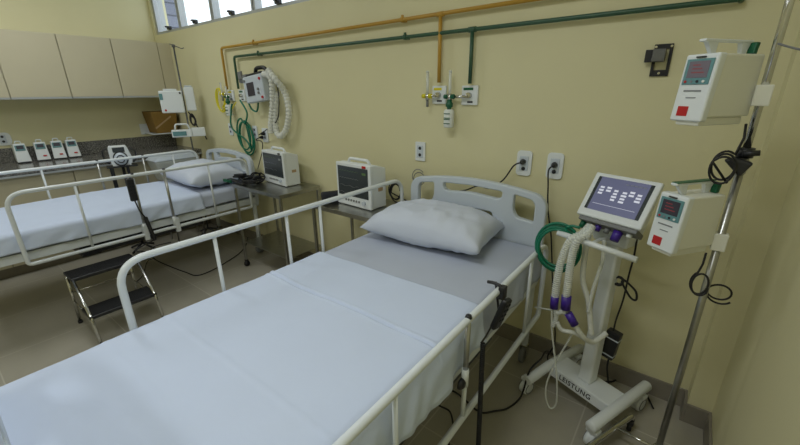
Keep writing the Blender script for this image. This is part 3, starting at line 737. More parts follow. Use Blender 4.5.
# cuffs and leads on the tables
t = thing('pressure_cuff', 'rolled dark blood pressure cuff lying left of the monitor with the red light', 'blood pressure cuff', (-2.0, -0.30, 0.80), -0.5); t.scale = (1.35, 1.35, 1.35)
MB().lathe((0, 0, 0.028), [(0, -0.055), (0.026, -0.055), (0.028, -0.05), (0.028, 0.05), (0.026, 0.055), (0.012, 0.055), (0.010, 0.05), (0, 0.05)], 20, 'y').build('cuff_roll', 'cuff', t)
MB().tube(coil((0.02, 0.09, 0.010), 0.045, 0.004, 2, (0.03, 0, 0.012), 'z'), 0.004, 6).build('air_tube', 'black', t)
cable('monitor_leads', coil((-2.99, -0.33, 0.808), 0.085, 0.004, 3.5, (0.05, -0.01, 0.05), 'z', jit=0.5, seed=3)+coil((-2.93, -0.30, 0.83), 0.05, 0.004, 3, (-0.08, 0.02, 0.05), 'x', jit=0.5, sy=0.6, seed=8), 0.006, 'black', 'heap of black monitor leads on the table by the far bed', 'cable', raw=True)
t = thing('pressure_cuff', 'dark blood pressure cuff with green edge hanging over the corner of the far table', 'blood pressure cuff', (-3.10, -0.36, 0.80))
mb = MB()
for k, (a, l_, zz, y_) in enumerate([(0.15, 0.22, 0.010, -0.03), (-0.3, 0.20, 0.032, 0.01), (0.45, 0.18, 0.052, 0.03), (-0.05, 0.16, 0.072, 0.0)]):
    q = MB(T(0.0, y_, zz) @ RZ(a) @ RY(0.10-0.08*k)); q.box(-l_*0.6, l_*0.4, -0.022, 0.022, -0.008, 0.008, 0.005); q.build('cuff_strip', 'cuff', t)
mb.bm.free()
MB().hexa([(-0.20, -0.07, -0.005), (-0.07, -0.07, 0.0), (-0.07, -0.055, 0.0), (-0.20, -0.055, -0.005)], [(-0.20, -0.07, 0.02), (-0.07, -0.07, 0.03), (-0.07, -0.055, 0.03), (-0.20, -0.055, 0.02)], 0.003).build('tab', 'gplast', t)
cable('monitor_cable', coil((-1.567, -0.120, 0.910), 0.052, 0.004, 3.5, (0.01, 0.02, -0.03), 'y', sy=1.2, jit=0.2, seed=9)+[Vector(p) for p in [(-1.42, -0.12, 0.84), (-1.5, -0.14, 0.83)]], 0.0045, 'black', 'coiled black cable hanging behind the raised rail end of the near bed', 'cable', raw=True)
cable('patient_lead', coil((-1.429, -0.030, 1.009), 0.045, 0.003, 1.6, (0.01, 0, -0.03), 'y', ph=0.6, seed=2), 0.0028, 'grey', 'thin grey wire loop on the wall behind the left corner of the near headboard', 'cable', raw=True)

# ------------------------------------------------------------------ wall ventilator over far bed
v = thing('wall_ventilator', 'small white transport ventilator hung on the wall above the far bed', 'ventilator', (-3.089, -0.060, 1.576)); v.rotation_euler = (0, math.radians(-6), 0)
MB().box(-0.15, 0.14, -0.075, 0.0, -0.10, 0.12, 0.012, 3).build('housing', 'gplas', v)
MB().box(-0.095, 0.01, -0.079, -0.070, -0.045, 0.065).build('screen', 'lcdk', v)
MB().box(-0.12, 0.12, -0.06, 0.0, 0.115, 0.140, 0.01).build('top_grip', 'bplas', v)
for (a, b) in ((0.115, 0.08), (-0.12, 0.085), (0.115, -0.07), (0.07, 0.0), (0.07, -0.03)): MB().cyl((a, -0.072, b), (a, -0.084, b), 0.011, 14).build('dial', 'red' if b in (0.08, -0.07) else 'grey', v)
MB().box(-0.26, -0.12, -0.05, 0.01, 0.085, 0.15, 0.015).box(-0.24, -0.18, -0.06, -0.04, 0.11, 0.18, 0.006).build('side_module', 'grey', v)
MB().tube(fillet([(-0.02, -0.02, 0.13), (0.02, -0.03, 0.175), (0.15, -0.03, 0.165), (0.20, -0.03, 0.08)], 0.04), 0.016, 10).build('carry_handle', 'bplas', v)
def corr(pts, r, name, m, label, parent=None, cat='hose', amp=0.13, per=0.012):
    P = spline(pts, 10); d = [0]
    for i in range(1, len(P)): d.append(d[-1]+(P[i]-P[i-1]).length)
    L = d[-1]; n = int(L/(per/4)); Q = []; j = 0
    for i in range(n+1):
        s = L*i/n
        while j < len(d)-2 and d[j+1] < s: j += 1
        f = (s-d[j])/max(1e-9, d[j+1]-d[j]); Q.append(P[j].lerp(P[j+1], min(1, max(0, f))))
    o0 = Vector((0, 0, 0)) if parent else Q[0].copy()
    mb = MB(Matrix.Translation(-o0)); mb.tube(Q, r, 10, rf=lambda t: 1+amp*math.sin(2*PI*t*n/4))
    o = mb.build(name, m, parent)
    if not parent: o.location = o0; single(o, label, cat)
    return o
corr([(-2.963, -0.100, 1.701), (-2.842, -0.120, 1.666), (-2.878, -0.100, 1.494), (-2.965, -0.090, 1.284), (-2.979, -0.090, 1.215)], 0.026, 'breathing_hose', 'hose', 'straight pale corrugated hose hanging down the right side of the wall ventilator', per=0.03)
corr([(-2.841, -0.140, 1.726), (-2.763, -0.130, 1.649), (-2.744, -0.070, 1.549), (-2.717, -0.070, 1.399), (-2.784, -0.070, 1.249), (-2.880, -0.070, 1.193), (-2.925, -0.070, 1.259), (-2.872, -0.080, 1.453), (-2.838, -0.080, 1.557)], 0.026, 'breathing_hose', 'hose', 'pale corrugated hose hanging in a long loop on the wall between the beds', per=0.03)

# ------------------------------------------------------------------ counter items
pp = [(-1.445, 'infusion pump on the counter, the one nearest the left edge of the photo'), (-1.30, 'infusion pump on the counter, second from the left edge, with dark slot below'),
      (-1.175, 'infusion pump on the counter, third from the left edge'), (-1.06, 'infusion pump on the counter, rightmost of the four')]
def counter_pump(x, y, z, lab, slot, grp, rz=0.0):
    t = thing('infusion_pump', lab, 'infusion pump', (x, y, z), rz, grp)
    # faces +x
    MB().hexa([(-0.10, -0.055, 0.012), (0.04, -0.062, 0.012), (0.04, 0.062, 0.012), (-0.10, 0.055, 0.012)], [(-0.10, -0.055, 0.19), (0.0, -0.05, 0.20), (0.0, 0.05, 0.20), (-0.10, 0.055, 0.19)], 0.006, 2).build('housing', 'wplas', t)
    S = MB(T(0.0215, 0, 0.11) @ RY(math.radians(-12)))
    S.box(-0.006, 0.004, -0.042, 0.042, 0.018, 0.075, 0.002).build('control_panel', 'teal', t)
    MB(T(0.0215, 0, 0.11) @ RY(math.radians(-12))).box(0.002, 0.0055, -0.030, 0.030, 0.034, 0.070).build('display', 'lcdk', t)
    if slot:
        MB(T(0.0215, 0, 0.11) @ RY(math.radians(-12))).box(-0.001, 0.006, 0.0, 0.032, -0.062, -0.048).build('red_label', 'red', t)
    MB().box(0.02, 0.045, -0.045, 0.045, 0.0, 0.014).box(-0.09, 0.02, -0.05, 0.05, 0.0, 0.013).build('base', 'bplas', t)
    MB().tube(fillet([(-0.045, -0.025, 0.19), (-0.045, -0.022, 0.222), (-0.045, 0.022, 0.222), (-0.045, 0.025, 0.19)], 0.01), 0.006, 8).build('handle', 'wplas', t)
    return t
for k, (y, lab) in enumerate(pp): counter_pump(-5.03, y, 0.94, lab, k > 0, 'infusion pumps on the counter', [0.0, -0.1, -0.15, -0.1][k]).scale = (0.85, 0.82, 0.90)

# yellow cardboard sharps box in the corner
t = thing('sharps_box', 'yellow cardboard sharps box in the corner under the wall cabinets', 'box', (-5.02, -0.205, 1.10))
MB().hexa([(-0.13, -0.08, 0.02), (0.10, -0.08, 0.02), (0.10, 0.14, 0.02), (-0.13, 0.14, 0.02)], [(-0.15, -0.11, 0.26), (0.12, -0.11, 0.26), (0.12, 0.16, 0.26), (-0.15, 0.16, 0.26)], 0.004).build('box_body', 'cartoon', t)
MB(T(0.112, 0, 0.14) @ RY(0.08) @ RX(math.radians(35))).box(-0.001, 0.003, -0.11, 0.11, -0.008, 0.008).build('printed_band', 'tan', t)
MB().tube([(-0.16, -0.12, 0.012), (0.10, -0.12, 0.012), (0.10, 0.14, 0.012), (-0.16, 0.14, 0.012)], 0.006, 8).box(-0.168, -0.155, -0.16, 0.16, 0.0, 0.12, 0.002).build('wall_holder', 'white', t)
# plastic basin with wrapped linen
t = thing('plastic_tub', 'translucent plastic tub with folded lid between the counter and the far bed', 'tub', (-4.355, -0.40, 0)); t.scale = (0.62, 0.80, 0.97)
MB().hexa([(-0.16, -0.20, 0.70), (0.16, -0.20, 0.70), (0.16, 0.20, 0.70), (-0.16, 0.20, 0.70)], [(-0.20, -0.27, 0.93), (0.20, -0.27, 0.93), (0.20, 0.27, 0.93), (-0.20, 0.27, 0.93)], 0.02, 3).build('tub_body', 'clear', t)
MB().hexa([(-0.21, -0.28, 0.93), (0.21, -0.28, 0.93), (0.21, 0.28, 0.93), (-0.21, 0.28, 0.93)], [(-0.15, -0.20, 0.985), (0.16, -0.22, 0.97), (0.16, 0.22, 0.985), (-0.15, 0.2, 1.0)], 0.012, 3).build('lid', 'gplas', t)
for sx in (-1, 1):
    for sy in (-1, 1): MB().cyl((sx*0.14, sy*0.18, 0), (sx*0.14, sy*0.18, 0.70), 0.011, 10).build('stand_leg', 'steel', t)
MB().box(-0.16, 0.16, -0.20, 0.20, 0.68, 0.70, 0.002).build('stand_top', 'steel', t)
# white device with round dial on a black stand
t = thing('suction_device', 'white square medical device with a round dial on a black stand behind the far bed', 'medical device', (-4.36, -0.86, -0.0), math.radians(74)); t.scale = (0.82, 0.82, 0.955)
MB().box(-0.075, 0.075, 0.0, 0.10, 1.00, 1.015, 0.002).box(-0.15, 0.15, -0.05, 0.10, 0.925, 0.94, 0.003).build('tray', 'bplas', t)
MB().prism([(-0.10, 0.955), (0.10, 0.955), (0.115, 1.0), (0.085, 1.115), (0.07, 1.135), (-0.09, 1.135), (-0.10, 1.115)], 'y', -0.02, 0.09, 0.006).box(-0.09, 0.09, -0.02, 0.09, 0.938, 0.958).build('housing', 'wplas', t)
MB().box(-0.06, 0.055, -0.026, -0.018, 1.075, 1.122).build('display', 'screen', t)
MB().lathe((0.0, -0.022, 1.01), [(0, -0.034), (0.045, -0.030), (0.056, -0.014), (0.066, -0.008), (0.066, 0), (0, 0)], 28, 'y').build('dial', 'gplas', t)
MB().torus((0.0, -0.030, 1.01), 0.068, 0.006, (0, 1, 0)).build('dial_rim', 'bplas', t)
MB().torus((0.0, -0.055, 1.01), 0.036, 0.005, (0, 1, 0)).build('dial_ring', 'ink', t)
MB().tube(fillet([(-0.11, -0.03, 0.97), (-0.155, -0.03, 1.0), (-0.155, -0.03, 1.10), (-0.11, -0.03, 1.12)], 0.02), 0.010, 8).build('side_handle', 'bplas', t)
MB().tube(fillet([(0.11, -0.03, 0.97), (0.155, -0.03, 1.0), (0.155, -0.03, 1.08), (0.10, -0.03, 1.12)], 0.02), 0.010, 8).build('side_handle', 'bplas', t)
MB().box(-0.13, -0.09, 0, 0.04, 0.70, 0.925, 0.004).box(0.03, 0.06, 0, 0.03, 0.60, 0.925, 0.004).build('stand_column', 'bplas', t)
for k in range(4):
    a = PI/4+k*PI/2; MB().tube([(0, 0.02, 0.08), (0.17*math.cos(a), 0.02+0.17*math.sin(a), 0.015)], 0.012, 8).build('stand_foot', 'bplas', t)
MB().cyl((0, 0.02, 0.07), (0, 0.02, 0.93), 0.016, 12).build('stand_post', 'bplas', t)

# ------------------------------------------------------------------ infusion stands and pumps
def iv_pump(loc, rz, w, d, h, lab, handle='wplas', disp='lcdd', panel='teal', grp=None, text=''):
    """front face centred on the origin, body to +y"""
    t = thing('infusion_pump', lab, 'infusion pump', loc, rz, grp)
    z0, z1 = -h/2, h/2; W = w/2; sl = h*0.075   # the front leans back
    # body
    MB().hexa([(-W+0.004, 0.016, z0+0.012), (W-0.002, 0.016, z0+0.012), (W-0.002, d, z0+0.012), (-W+0.004, d, z0+0.012)],
              [(-W+0.004, 0.016+sl, z1), (W-0.002, 0.016+sl, z1), (W-0.002, d, z1), (-W+0.004, d, z1)], 0.005, 2).build('housing', 'cplas', t)
    MB().hexa([(-W, -0.006, z0), (W, -0.006, z0), (W, 0.020, z0), (-W, 0.020, z0)],
              [(-W, -0.004+sl, z1+0.002), (W, -0.004+sl, z1+0.002), (W, 0.026+sl, z1+0.002), (-W, 0.026+sl, z1+0.002)], 0.006, 3).build('front_cover', 'wplas', t)
    ang = math.atan2(sl, h)
    F = T(0, -0.0055+sl/2, 0) @ RX(-ang)
    def fb(x0, x1, za, zb, y0, y1, nm, m_, par=t, bev=0): 
        q = MB(F); q.box(x0, x1, y0, y1, za, zb, bev); return q.build(nm, m_, par)
    pn = fb(-W*0.80, W*0.80, h*0.06, h*0.44, -0.002, 0.003, 'control_panel', 'teal' if panel == 'teal' else panel, t, 0.0012)
    fb(-W*0.60, W*0.62, h*0.16, h*0.405, -0.0030, 0.0, 'display', disp, pn)
    for k in range(3): fb(-W*0.35, W*(0.1+0.15*k), h*(0.34-0.055*k), h*(0.355-0.055*k), -0.0035, 0.0, 'display_line', 'lcdr', pn)
    for k, mm in enumerate(('red', 'gink', 'ink', 'label')):
        q = MB(F); q.cyl((W*(-0.58+0.36*k), 0, h*0.105), (W*(-0.58+0.36*k), -0.004, h*0.105), h*0.020, 10); q.build('button', mm, pn)
    fb(-W*0.55, W*0.50, h*-0.045, h*-0.022, -0.0012, 0.002, 'printed_line', 'gink')
    fb(-W*0.30, W*0.30, h*-0.145, h*-0.130, -0.0012, 0.002, 'printed_line', 'gink')
    fb(-W*0.60, W*0.05, h*-0.42, h*-0.27, -0.0018, 0.002, 'red_label', 'red')
    fb(-W*0.30, W*0.25, h*0.455, h*0.475, -0.004, 0.004, 'latch', 'bplas')
    # bottom tray and foot
    MB().box(-W*0.7, W*0.8, 0.004, d*0.93, z0-0.012, z0+0.012, 0.004).build('base_tray', 'cplas', t)
    # carrying handle
    mb = MB(); zz = z1+0.036
    mb.hexa([(-W*0.12, 0.035, z1), (W*0.12, 0.035, z1), (W*0.12, 0.050, z1), (-W*0.12, 0.050, z1)], [(-W*0.16, 0.005, zz), (W*0.16, 0.005, zz), (W*0.16, 0.050, zz), (-W*0.16, 0.050, zz)], 0.002)
    mb.hexa([(-W*0.12, d-0.040, z1-0.002), (W*0.12, d-0.040, z1-0.002), (W*0.12, d-0.025, z1-0.002), (-W*0.12, d-0.025, z1-0.002)], [(-W*0.16, d-0.050, zz), (W*0.16, d-0.050, zz), (W*0.16, d-0.01, zz), (-W*0.16, d-0.01, zz)], 0.002)
    mb.box(-W*0.22, W*0.22, -0.006, d-0.005, zz-0.003, zz+0.005, 0.003)
    hd = mb.build('handle', 'wplas', t)
    if handle == 'gplast': MB().box(-W*0.24, W*0.24, 0.0, d-0.01, zz+0.0045, zz+0.0075, 0.001).build('green_strip', 'gplast', hd)
    MB().hexa([(W*0.05, d-0.018, z1), (W*0.5, d-0.018, z1), (W*0.5, d-0.002, z1), (W*0.05, d-0.002, z1)], [(W*0.05, d-0.014, z1+0.035), (W*0.5, d-0.014, z1+0.035), (W*0.5, d+0.004, z1+0.035), (W*0.05, d+0.004, z1+0.035)], 0.004).build('tube_guide', 'gplast', t)
    return t
PX, PYY = 0.140, -0.49
stand = thing('infusion_stand', 'chrome infusion stand at the right holding two pumps', 'infusion stand', (PX, PYY, 0))
MB().cyl((0, 0, 0.10), (0, 0, 1.30), 0.0118, 20).lathe((0, 0, 1.295), [(0.0118, 0), (0.015, 0), (0.015, 0.045), (0.0108, 0.05)], 20).build('lower_pole', 'steel', stand)
MB().cyl((0, 0, 1.30), (0, 0, 2.20), 0.0105, 20).build('upper_pole', 'chrome', stand)
for a in (0, PI):
    MB(RZ(a)).tube(fillet([(0, 0, 2.19), (0.10, 0, 2.20), (0.12, 0, 2.25)], 0.02), 0.004, 8).build('bag_hook', 'chrome', stand)
MB().lathe((0, 0, 0.085), [(0, 0), (0.022, 0), (0.022, 0.03), (0.0145, 0.045), (0, 0.045)], 20).build('hub', 'chrome', stand)
off = Matrix.Translation((-PX, -PYY, 0))
for sgn, endA, mid, endB in ((1, (0.028, -0.330), (-0.028, -0.460), (-0.100, -0.665)), (-1, (0.285, -0.50), (0.250, -0.66), (0.20, -0.80))):
    a, m_, b = endA, mid, endB
    MB(off).tube(fillet([(a[0], a[1], 0.062), (a[0], a[1], 0.083), (m_[0], m_[1], 0.084), (b[0]+0.0, b[1]+0.03, 0.084), (b[0], b[1], 0.062)], 0.05, 8), 0.0125, 14).build('foot_tube', 'chrome', stand)
    MB(off).tube([(m_[0]+0.01*sgn, m_[1]+0.01, 0.086), (PX, PYY, 0.105)], 0.007, 10).build('spoke', 'chrome', stand)
    for (x, y) in (a, b):
        c = MB(off @ T(x, y, 0)); c.lathe((0, 0, 0.027), [(0, -0.010), (0.024, -0.010), (0.027, -0.006), (0.027, 0.006), (0.024, 0.010), (0, 0.010)], 20, 'x'); c.box(-0.015, 0.015, -0.018, 0.018, 0.036, 0.064, 0.005)
        c.build('caster', 'black', stand)
for z in (1.53, 1.06): 
    MB().box(-0.020, 0.020, -0.020, 0.016, z-0.030, z+0.030, 0.003).build('pump_clamp', 'cplas', stand)
MB().cyl((0, 0, 1.345), (0, 0, 1.375), 0.022, 16).build('pole_collar', 'bplas', stand)
iv_pump((-0.028, -0.62, 1.551), -0.612, 0.097, 0.197, 0.187, 'larger infusion pump at the top of the chrome stand, with white handle and red label', 'wplas', 'lcdd')
iv_pump((-0.016, -0.62, 1.130), -0.640, 0.097, 0.172, 0.190, 'lower infusion pump on the chrome stand, with green-topped handle, beside the touchscreen', 'gplast', 'lcdk')
# cords at the stand
c1 = [(0.122, -0.500, 1.447)] + [Vector((0.125, -0.520, 1.407))] + coil((0.095, -0.530, 1.325), 0.027, 0.004, 2.3, (-0.005, -0.03, -0.02), 'y', sy=1.45, jit=0.25, ph=0.8, seed=5) + [Vector((0.113, -0.550, 1.270))]
cable('pump_cable', c1, 0.0036, 'black', 'looped black power cord tied to the pole between the two pumps', 'power cord', raw=True)
t = thing('power_plug', 'black moulded plug bundle tied against the chrome pole between the pumps', 'plug', (0.128, -0.520, 1.331))
MB(RY(0.5)).hexa([(-0.035, -0.014, -0.012), (0.03, -0.018, -0.032), (0.03, 0.018, -0.032), (-0.035, 0.014, -0.012)], [(-0.02, -0.010, 0.010), (0.03, -0.016, 0.020), (0.03, 0.016, 0.020), (-0.02, 0.010, 0.010)], 0.006, 2).build('plug_body', 'bplas', t)
MB(RY(0.9)).cyl((-0.02, 0, 0.02), (0.0, 0, 0.055), 0.009, 12).build('strain_relief', 'bplas', t)
c2 = [Vector((0.113, -0.520, 1.020)), Vector((0.113, -0.520, 0.979))] + coil((0.115, -0.540, 0.914), 0.026, 0.004, 1.6, (0.005, -0.01, 0.0), 'y', sy=1.7, jit=0.2, ph=2.0, seed=7) + coil((0.176, -0.450, 0.866), 0.033, 0.004, 1.5, (0.015, 0.0, -0.02), 'y', sy=0.9, jit=0.2, ph=2.6, seed=8)
cable('pump_cable', c2, 0.0034, 'black', 'black power cord looped around the pole below the lower pump', 'power cord', raw=True)
cable('wall_cable', [(0.137, -0.490, 1.672), (0.20, -0.62, 1.64), (0.27, -0.75, 1.66), (0.318, -0.9, 1.69)], 0.003, 'grey', 'thin grey cable from the top of the chrome stand to the right wall', 'cable')

# far infusion stand
FA = math.radians(66); FP = Vector((-4.30, -0.20, 0))
def fpt(u, v, z): return (FP.x+u*math.cos(FA)-v*math.sin(FA), FP.y+u*math.sin(FA)+v*math.cos(FA), z)
s5 = thing('infusion_stand', 'thin dark infusion stand in the far corner behind the far bed', 'infusion stand', FP, FA)
MB().cyl((0, 0, 0.05), (0, 0, 2.00), 0.008, 12).build('pole', 'dsteel', s5)
MB().tube(fillet([(-0.03, 0, 2.02), (0, 0, 2.01), (0.07, 0, 1.98), (0.09, 0, 1.99)], 0.02), 0.004, 6).lathe((0, 0, 2.00), [(0, 0.02), (0.016, 0.015), (0.016, -0.01), (0, -0.012)], 12).build('bag_hook', 'dsteel', s5)
for k in range(4):
    a = PI/4+k*PI/2; MB().tube([(0, 0, 0.07), (0.12*math.cos(a), 0.12*math.sin(a), 0.012)], 0.010, 8).build('stand_foot', 'dsteel', s5)
t = thing('infusion_pump', 'white infusion pump high on the far corner stand, seen from its side', 'infusion pump', fpt(-0.095, -0.02, 1.475), FA); t.scale = (0.80, 1, 0.92)
MB().box(-0.145, 0.115, -0.05, 0.012, -0.12, 0.115, 0.012, 3).build('housing', 'wplas', t)
MB().box(-0.142, -0.105, -0.054, -0.045, 0.02, 0.085, 0.002).build('display', 'teal', t)
MB().box(-0.09, 0.06, -0.035, 0.0, 0.115, 0.135, 0.005).build('handle', 'wplas', t)
MB().cyl((-0.10, -0.054, -0.09), (-0.10, -0.047, -0.09), 0.012, 10).build('red_label', 'red', t)
MB().cyl((0.09, -0.054, 0.09), (0.09, -0.047, 0.09), 0.011, 10).build('black_knob', 'bplas', t)
t = thing('pump_module', 'narrow white pump module right of the pole on the far corner stand', 'infusion pump', fpt(0.062, 0, 1.50), FA); t.scale = (0.85, 1, 0.85)
MB().box(-0.055, 0.055, -0.04, 0.04, -0.14, 0.135, 0.012, 3).build('housing', 'wplas', t)
MB().box(-0.04, 0.04, -0.025, 0.025, 0.135, 0.155, 0.006).build('handle', 'gplas', t)
t = thing('infusion_pump', 'low flat infusion pump with teal panel and handle on the far corner stand', 'infusion pump', fpt(0.0, -0.055, 1.165), FA)
MB().box(-0.165, 0.02, -0.04, 0.04, -0.045, 0.030, 0.008, 3).box(0.02, 0.15, -0.03, 0.03, -0.045, 0.045, 0.008).build('housing', 'wplas', t)
MB().box(-0.155, -0.03, -0.044, -0.036, -0.030, 0.015, 0.002).build('control_panel', 'teal', t)
MB().tube(fillet([(-0.13, 0, 0.025), (-0.12, 0, 0.085), (-0.01, 0, 0.085), (0.01, 0, 0.025)], 0.02), 0.009, 8).build('handle', 'wplas', t)
cable('pump_cable', [fpt(0.02, -0.02, 1.37)]+coil(fpt(0.045, -0.02, 1.30), 0.022, 0.006, 2.2, (0.01, 0.01, -0.03), 'x', sy=2.2, seed=6)+[fpt(0.08, -0.02, 1.22), fpt(0.13, -0.05, 1.16), fpt(0.15, -0.05, 1.08)], 0.007, 'black', 'black cord bundle on the far corner stand between its pumps', 'power cord', raw=True)

# ------------------------------------------------------------------ ventilator cart
CA = math.radians(-21)
vc = thing('ventilator', 'white wheeled ventilator with tilted touchscreen between the near bed and the infusion stand', 'ventilator', (-0.193, -0.273, 0), CA)
inv = (T(-0.193, -0.273, 0) @ RZ(CA)).inverted()
for s in (-1, 1):
    x = s*0.179
    if s > 0:
        MB().lathe((x, 0, 0.125), [(0, -0.24), (0.023, -0.24), (0.026, -0.235), (0.026, 0.235), (0.023, 0.24), (0, 0.24)], 24, 'y').build('foot_bar', 'wplas', vc)
    else:
        MB().tube([(x, -0.235, 0.105), (x, -0.06, 0.128), (x, 0.235, 0.125)], 0.025, 24).build('foot_bar', 'wplas', vc)
    for yy in (-0.205, 0.19):
        cx = x+(-0.02 if s < 0 and yy < 0 else 0.0)
        c = MB(T(cx, yy, 0)); c.lathe((0, 0, 0.040), [(0, -0.022), (0.030, -0.022), (0.038, -0.018), (0.040, -0.006), (0.036, 0), (0.040, 0.006), (0.038, 0.018), (0.030, 0.022), (0, 0.022)], 24, 'x')
        cc = c.build('caster', 'wplas', vc)
        MB(T(cx, yy, 0)).torus((-0.0225, 0, 0.040), 0.030, 0.0022, (1, 0, 0)).torus((0.0225, 0, 0.040), 0.030, 0.0022, (1, 0, 0)).build('tyre_ring', 'grey', cc)
        MB(T(cx, yy, 0)).box(-0.028, 0.028, -0.02, 0.02, 0.076, 0.10, 0.006).build('fork', 'wplas', cc)
MB().hexa([(-0.165, -0.075, 0.085), (0.165, -0.075, 0.085), (0.165, 0.075, 0.085), (-0.165, 0.075, 0.085)], [(-0.165, -0.068, 0.140), (0.165, -0.068, 0.140), (0.165, 0.07, 0.140), (-0.165, 0.07, 0.140)], 0.006, 2).build('crossbar', 'wplas', vc)
text_mesh('lettering', 'LEISTUNG', 0.036, 'ink', T(-0.015, -0.0735, 0.113) @ RX(PI/2 + math.radians(-7)), vc, bold=0.0002)
MB().hexa([(-0.034, -0.030, 0.138), (0.034, -0.030, 0.138), (0.034, 0.040, 0.138), (-0.034, 0.040, 0.138)], [(-0.030, 0.0, 0.99), (0.030, 0.0, 0.99), (0.030, 0.055, 0.99), (-0.030, 0.055, 0.99)], 0.012, 3).build('column', 'wplas', vc)
MB().hexa([(-0.075, -0.03, 0.90), (0.075, -0.03, 0.90), (0.075, 0.07, 0.90), (-0.075, 0.07, 0.90)], [(-0.10, -0.06, 1.00), (0.10, -0.06, 1.00), (0.10, 0.07, 1.02), (-0.10, 0.07, 1.02)], 0.01, 2).build('mount', 'wplas', vc)
# head unit: front centre given in room coordinates
HC = Vector((-0.202, -0.33, 1.117)); hm = inv @ T(*HC) @ RZ(-0.338) @ RX(-0.585)
hw, hh = 0.136, 0.104
MB(hm).box(-hw, hw, 0.0, 0.022, -hh, hh, 0.006, 3).build('screen_bezel', 'wplas', vc)
MB(hm).hexa([(-hw+0.012, 0.02, -hh+0.006), (hw-0.012, 0.02, -hh+0.006), (hw-0.022, 0.10, -hh+0.035), (-hw+0.022, 0.10, -hh+0.035)], [(-hw+0.012, 0.02, hh-0.01), (hw-0.012, 0.02, hh-0.01), (hw-0.022, 0.08, hh-0.03), (-hw+0.022, 0.08, hh-0.03)], 0.008, 2).build('housing', 'wplas', vc)
MB(hm).box(-hw+0.022, hw-0.022, -0.0012, 0.001, -hh+0.034, hh-0.018).build('screen_border', 'screen', vc)
scr = MB(hm).box(-hw+0.036, hw-0.036, -0.0022, 0.001, -hh+0.034, hh-0.018).build('screen', 'lcdb', vc)
rnd = random.Random(3)
cols = [(-0.078, 3, 0.020), (-0.048, 2, 0.022), (-0.016, 4, 0.014), (0.020, 4, 0.012), (0.048, 2, 0.020), (0.078, 3, 0.014)]
for (u, n_, z0) in cols:
    for k in range(n_):
        w_ = 0.008+0.003*rnd.random(); zz = z0+0.018-0.014*k
        MB(hm).box(u-w_, u+w_, -0.0030, -0.002, zz-0.0042, zz+0.0042).build('screen_icon', 'lcdw', scr)
MB(hm).box(-0.088, 0.088, -0.0030, -0.002, -0.040, -0.0388).build('screen_line', 'lcdw', scr)
for k in range(5): MB(hm).box(0.01+k*0.017, 0.022+k*0.017, -0.0030, -0.002, 0.066, 0.069).build('screen_line', 'gink', scr)
# lower connector panel of the head
MB(hm).box(-hw+0.012, hw-0.012, 0.012, 0.085, -hh-0.018, -hh+0.004, 0.004).build('connector_panel', 'grey', vc)
for k, (u, m_, r_, L_) in enumerate([(-0.110, 'gplast', 0.013, 0.035), (-0.06, 'brass', 0.010, 0.03), (-0.04, 'purple', 0.014, 0.03), (0.0, 'grey', 0.013, 0.028), (0.045, 'purple', 0.020, 0.050), (0.09, 'wplas', 0.012, 0.02)]):
    MB(hm).cyl((u, 0.045, -hh-0.012), (u, 0.045, -hh-0.012-L_), r_, 16, r_*0.85).build('connector', m_, vc)
# push bar
bar = MB(inv).tube([(-0.395, -0.420, 0.950), (-0.078, -0.500, 0.933)], 0.0125, 16).build('push_bar', 'wplas', vc)
MB(inv).tube([(-0.253, -0.440, 0.936), (-0.235, -0.36, 0.935), (-0.19, -0.30, 0.93)], 0.008, 12).build('bar_bracket', 'wplas', vc)
# breathing circuit
bc = thing('breathing_circuit', 'clear corrugated breathing circuit with purple ends hanging on the ventilator', 'breathing circuit', (-0.30, -0.42, 0.9))
biv = T(0.30, 0.42, -0.9)
def bcorr(pts, r, m, per=0.010, amp=0.16, name='corrugated_hose'):
    return corr([Vector(p)-Vector((-0.30, -0.42, 0.9)) for p in pts], r, name, m, '', bc, per=per, amp=amp)
bcorr([(-0.275, -0.400, 1.001), (-0.294, -0.440, 0.972), (-0.322, -0.460, 0.954), (-0.341, -0.460, 0.912), (-0.356, -0.460, 0.832), (-0.361, -0.460, 0.741), (-0.359, -0.460, 0.649)], 0.0155, 'clear')
bcorr([(-0.264, -0.420, 1.009), (-0.273, -0.450, 0.980), (-0.300, -0.470, 0.953), (-0.312, -0.470, 0.895), (-0.314, -0.470, 0.819), (-0.312, -0.470, 0.746), (-0.311, -0.470, 0.671)], 0.0155, 'clear')
MB(biv).cyl((-0.360, -0.460, 0.659), (-0.357, -0.460, 0.597), 0.018, 18).build('purple_cuff', 'purple', bc)
MB(biv).cyl((-0.310, -0.470, 0.681), (-0.306, -0.470, 0.616), 0.021, 18).build('purple_cuff', 'purple', bc)
MB(biv).cyl((-0.293, -0.470, 0.600), (-0.257, -0.470, 0.551), 0.018, 18).build('purple_cuff', 'purple', bc)
MB(biv).tube(spline([(-0.357, -0.460, 0.597), (-0.336, -0.465, 0.581), (-0.303, -0.470, 0.611)]), 0.010, 12).tube([(-0.328, -0.465, 0.594), (-0.297, -0.470, 0.598)], 0.011, 12).tube([(-0.458, -0.400, 0.534), (-0.346, -0.460, 0.585)], 0.004, 8).build('y_piece', 'clear', bc)
bcorr([(-0.257, -0.470, 0.551), (-0.219, -0.450, 0.492), (-0.186, -0.400, 0.450), (-0.161, -0.360, 0.459), (-0.144, -0.330, 0.476)], 0.012, 'hose', per=0.02, amp=0.05, name='smooth_hose')
bcorr([(-0.281, -0.360, 0.960), (-0.280, -0.370, 0.853), (-0.270, -0.380, 0.736), (-0.235, -0.380, 0.644), (-0.214, -0.380, 0.557), (-0.196, -0.390, 0.478)], 0.012, 'hose', per=0.02, amp=0.05, name='smooth_hose')
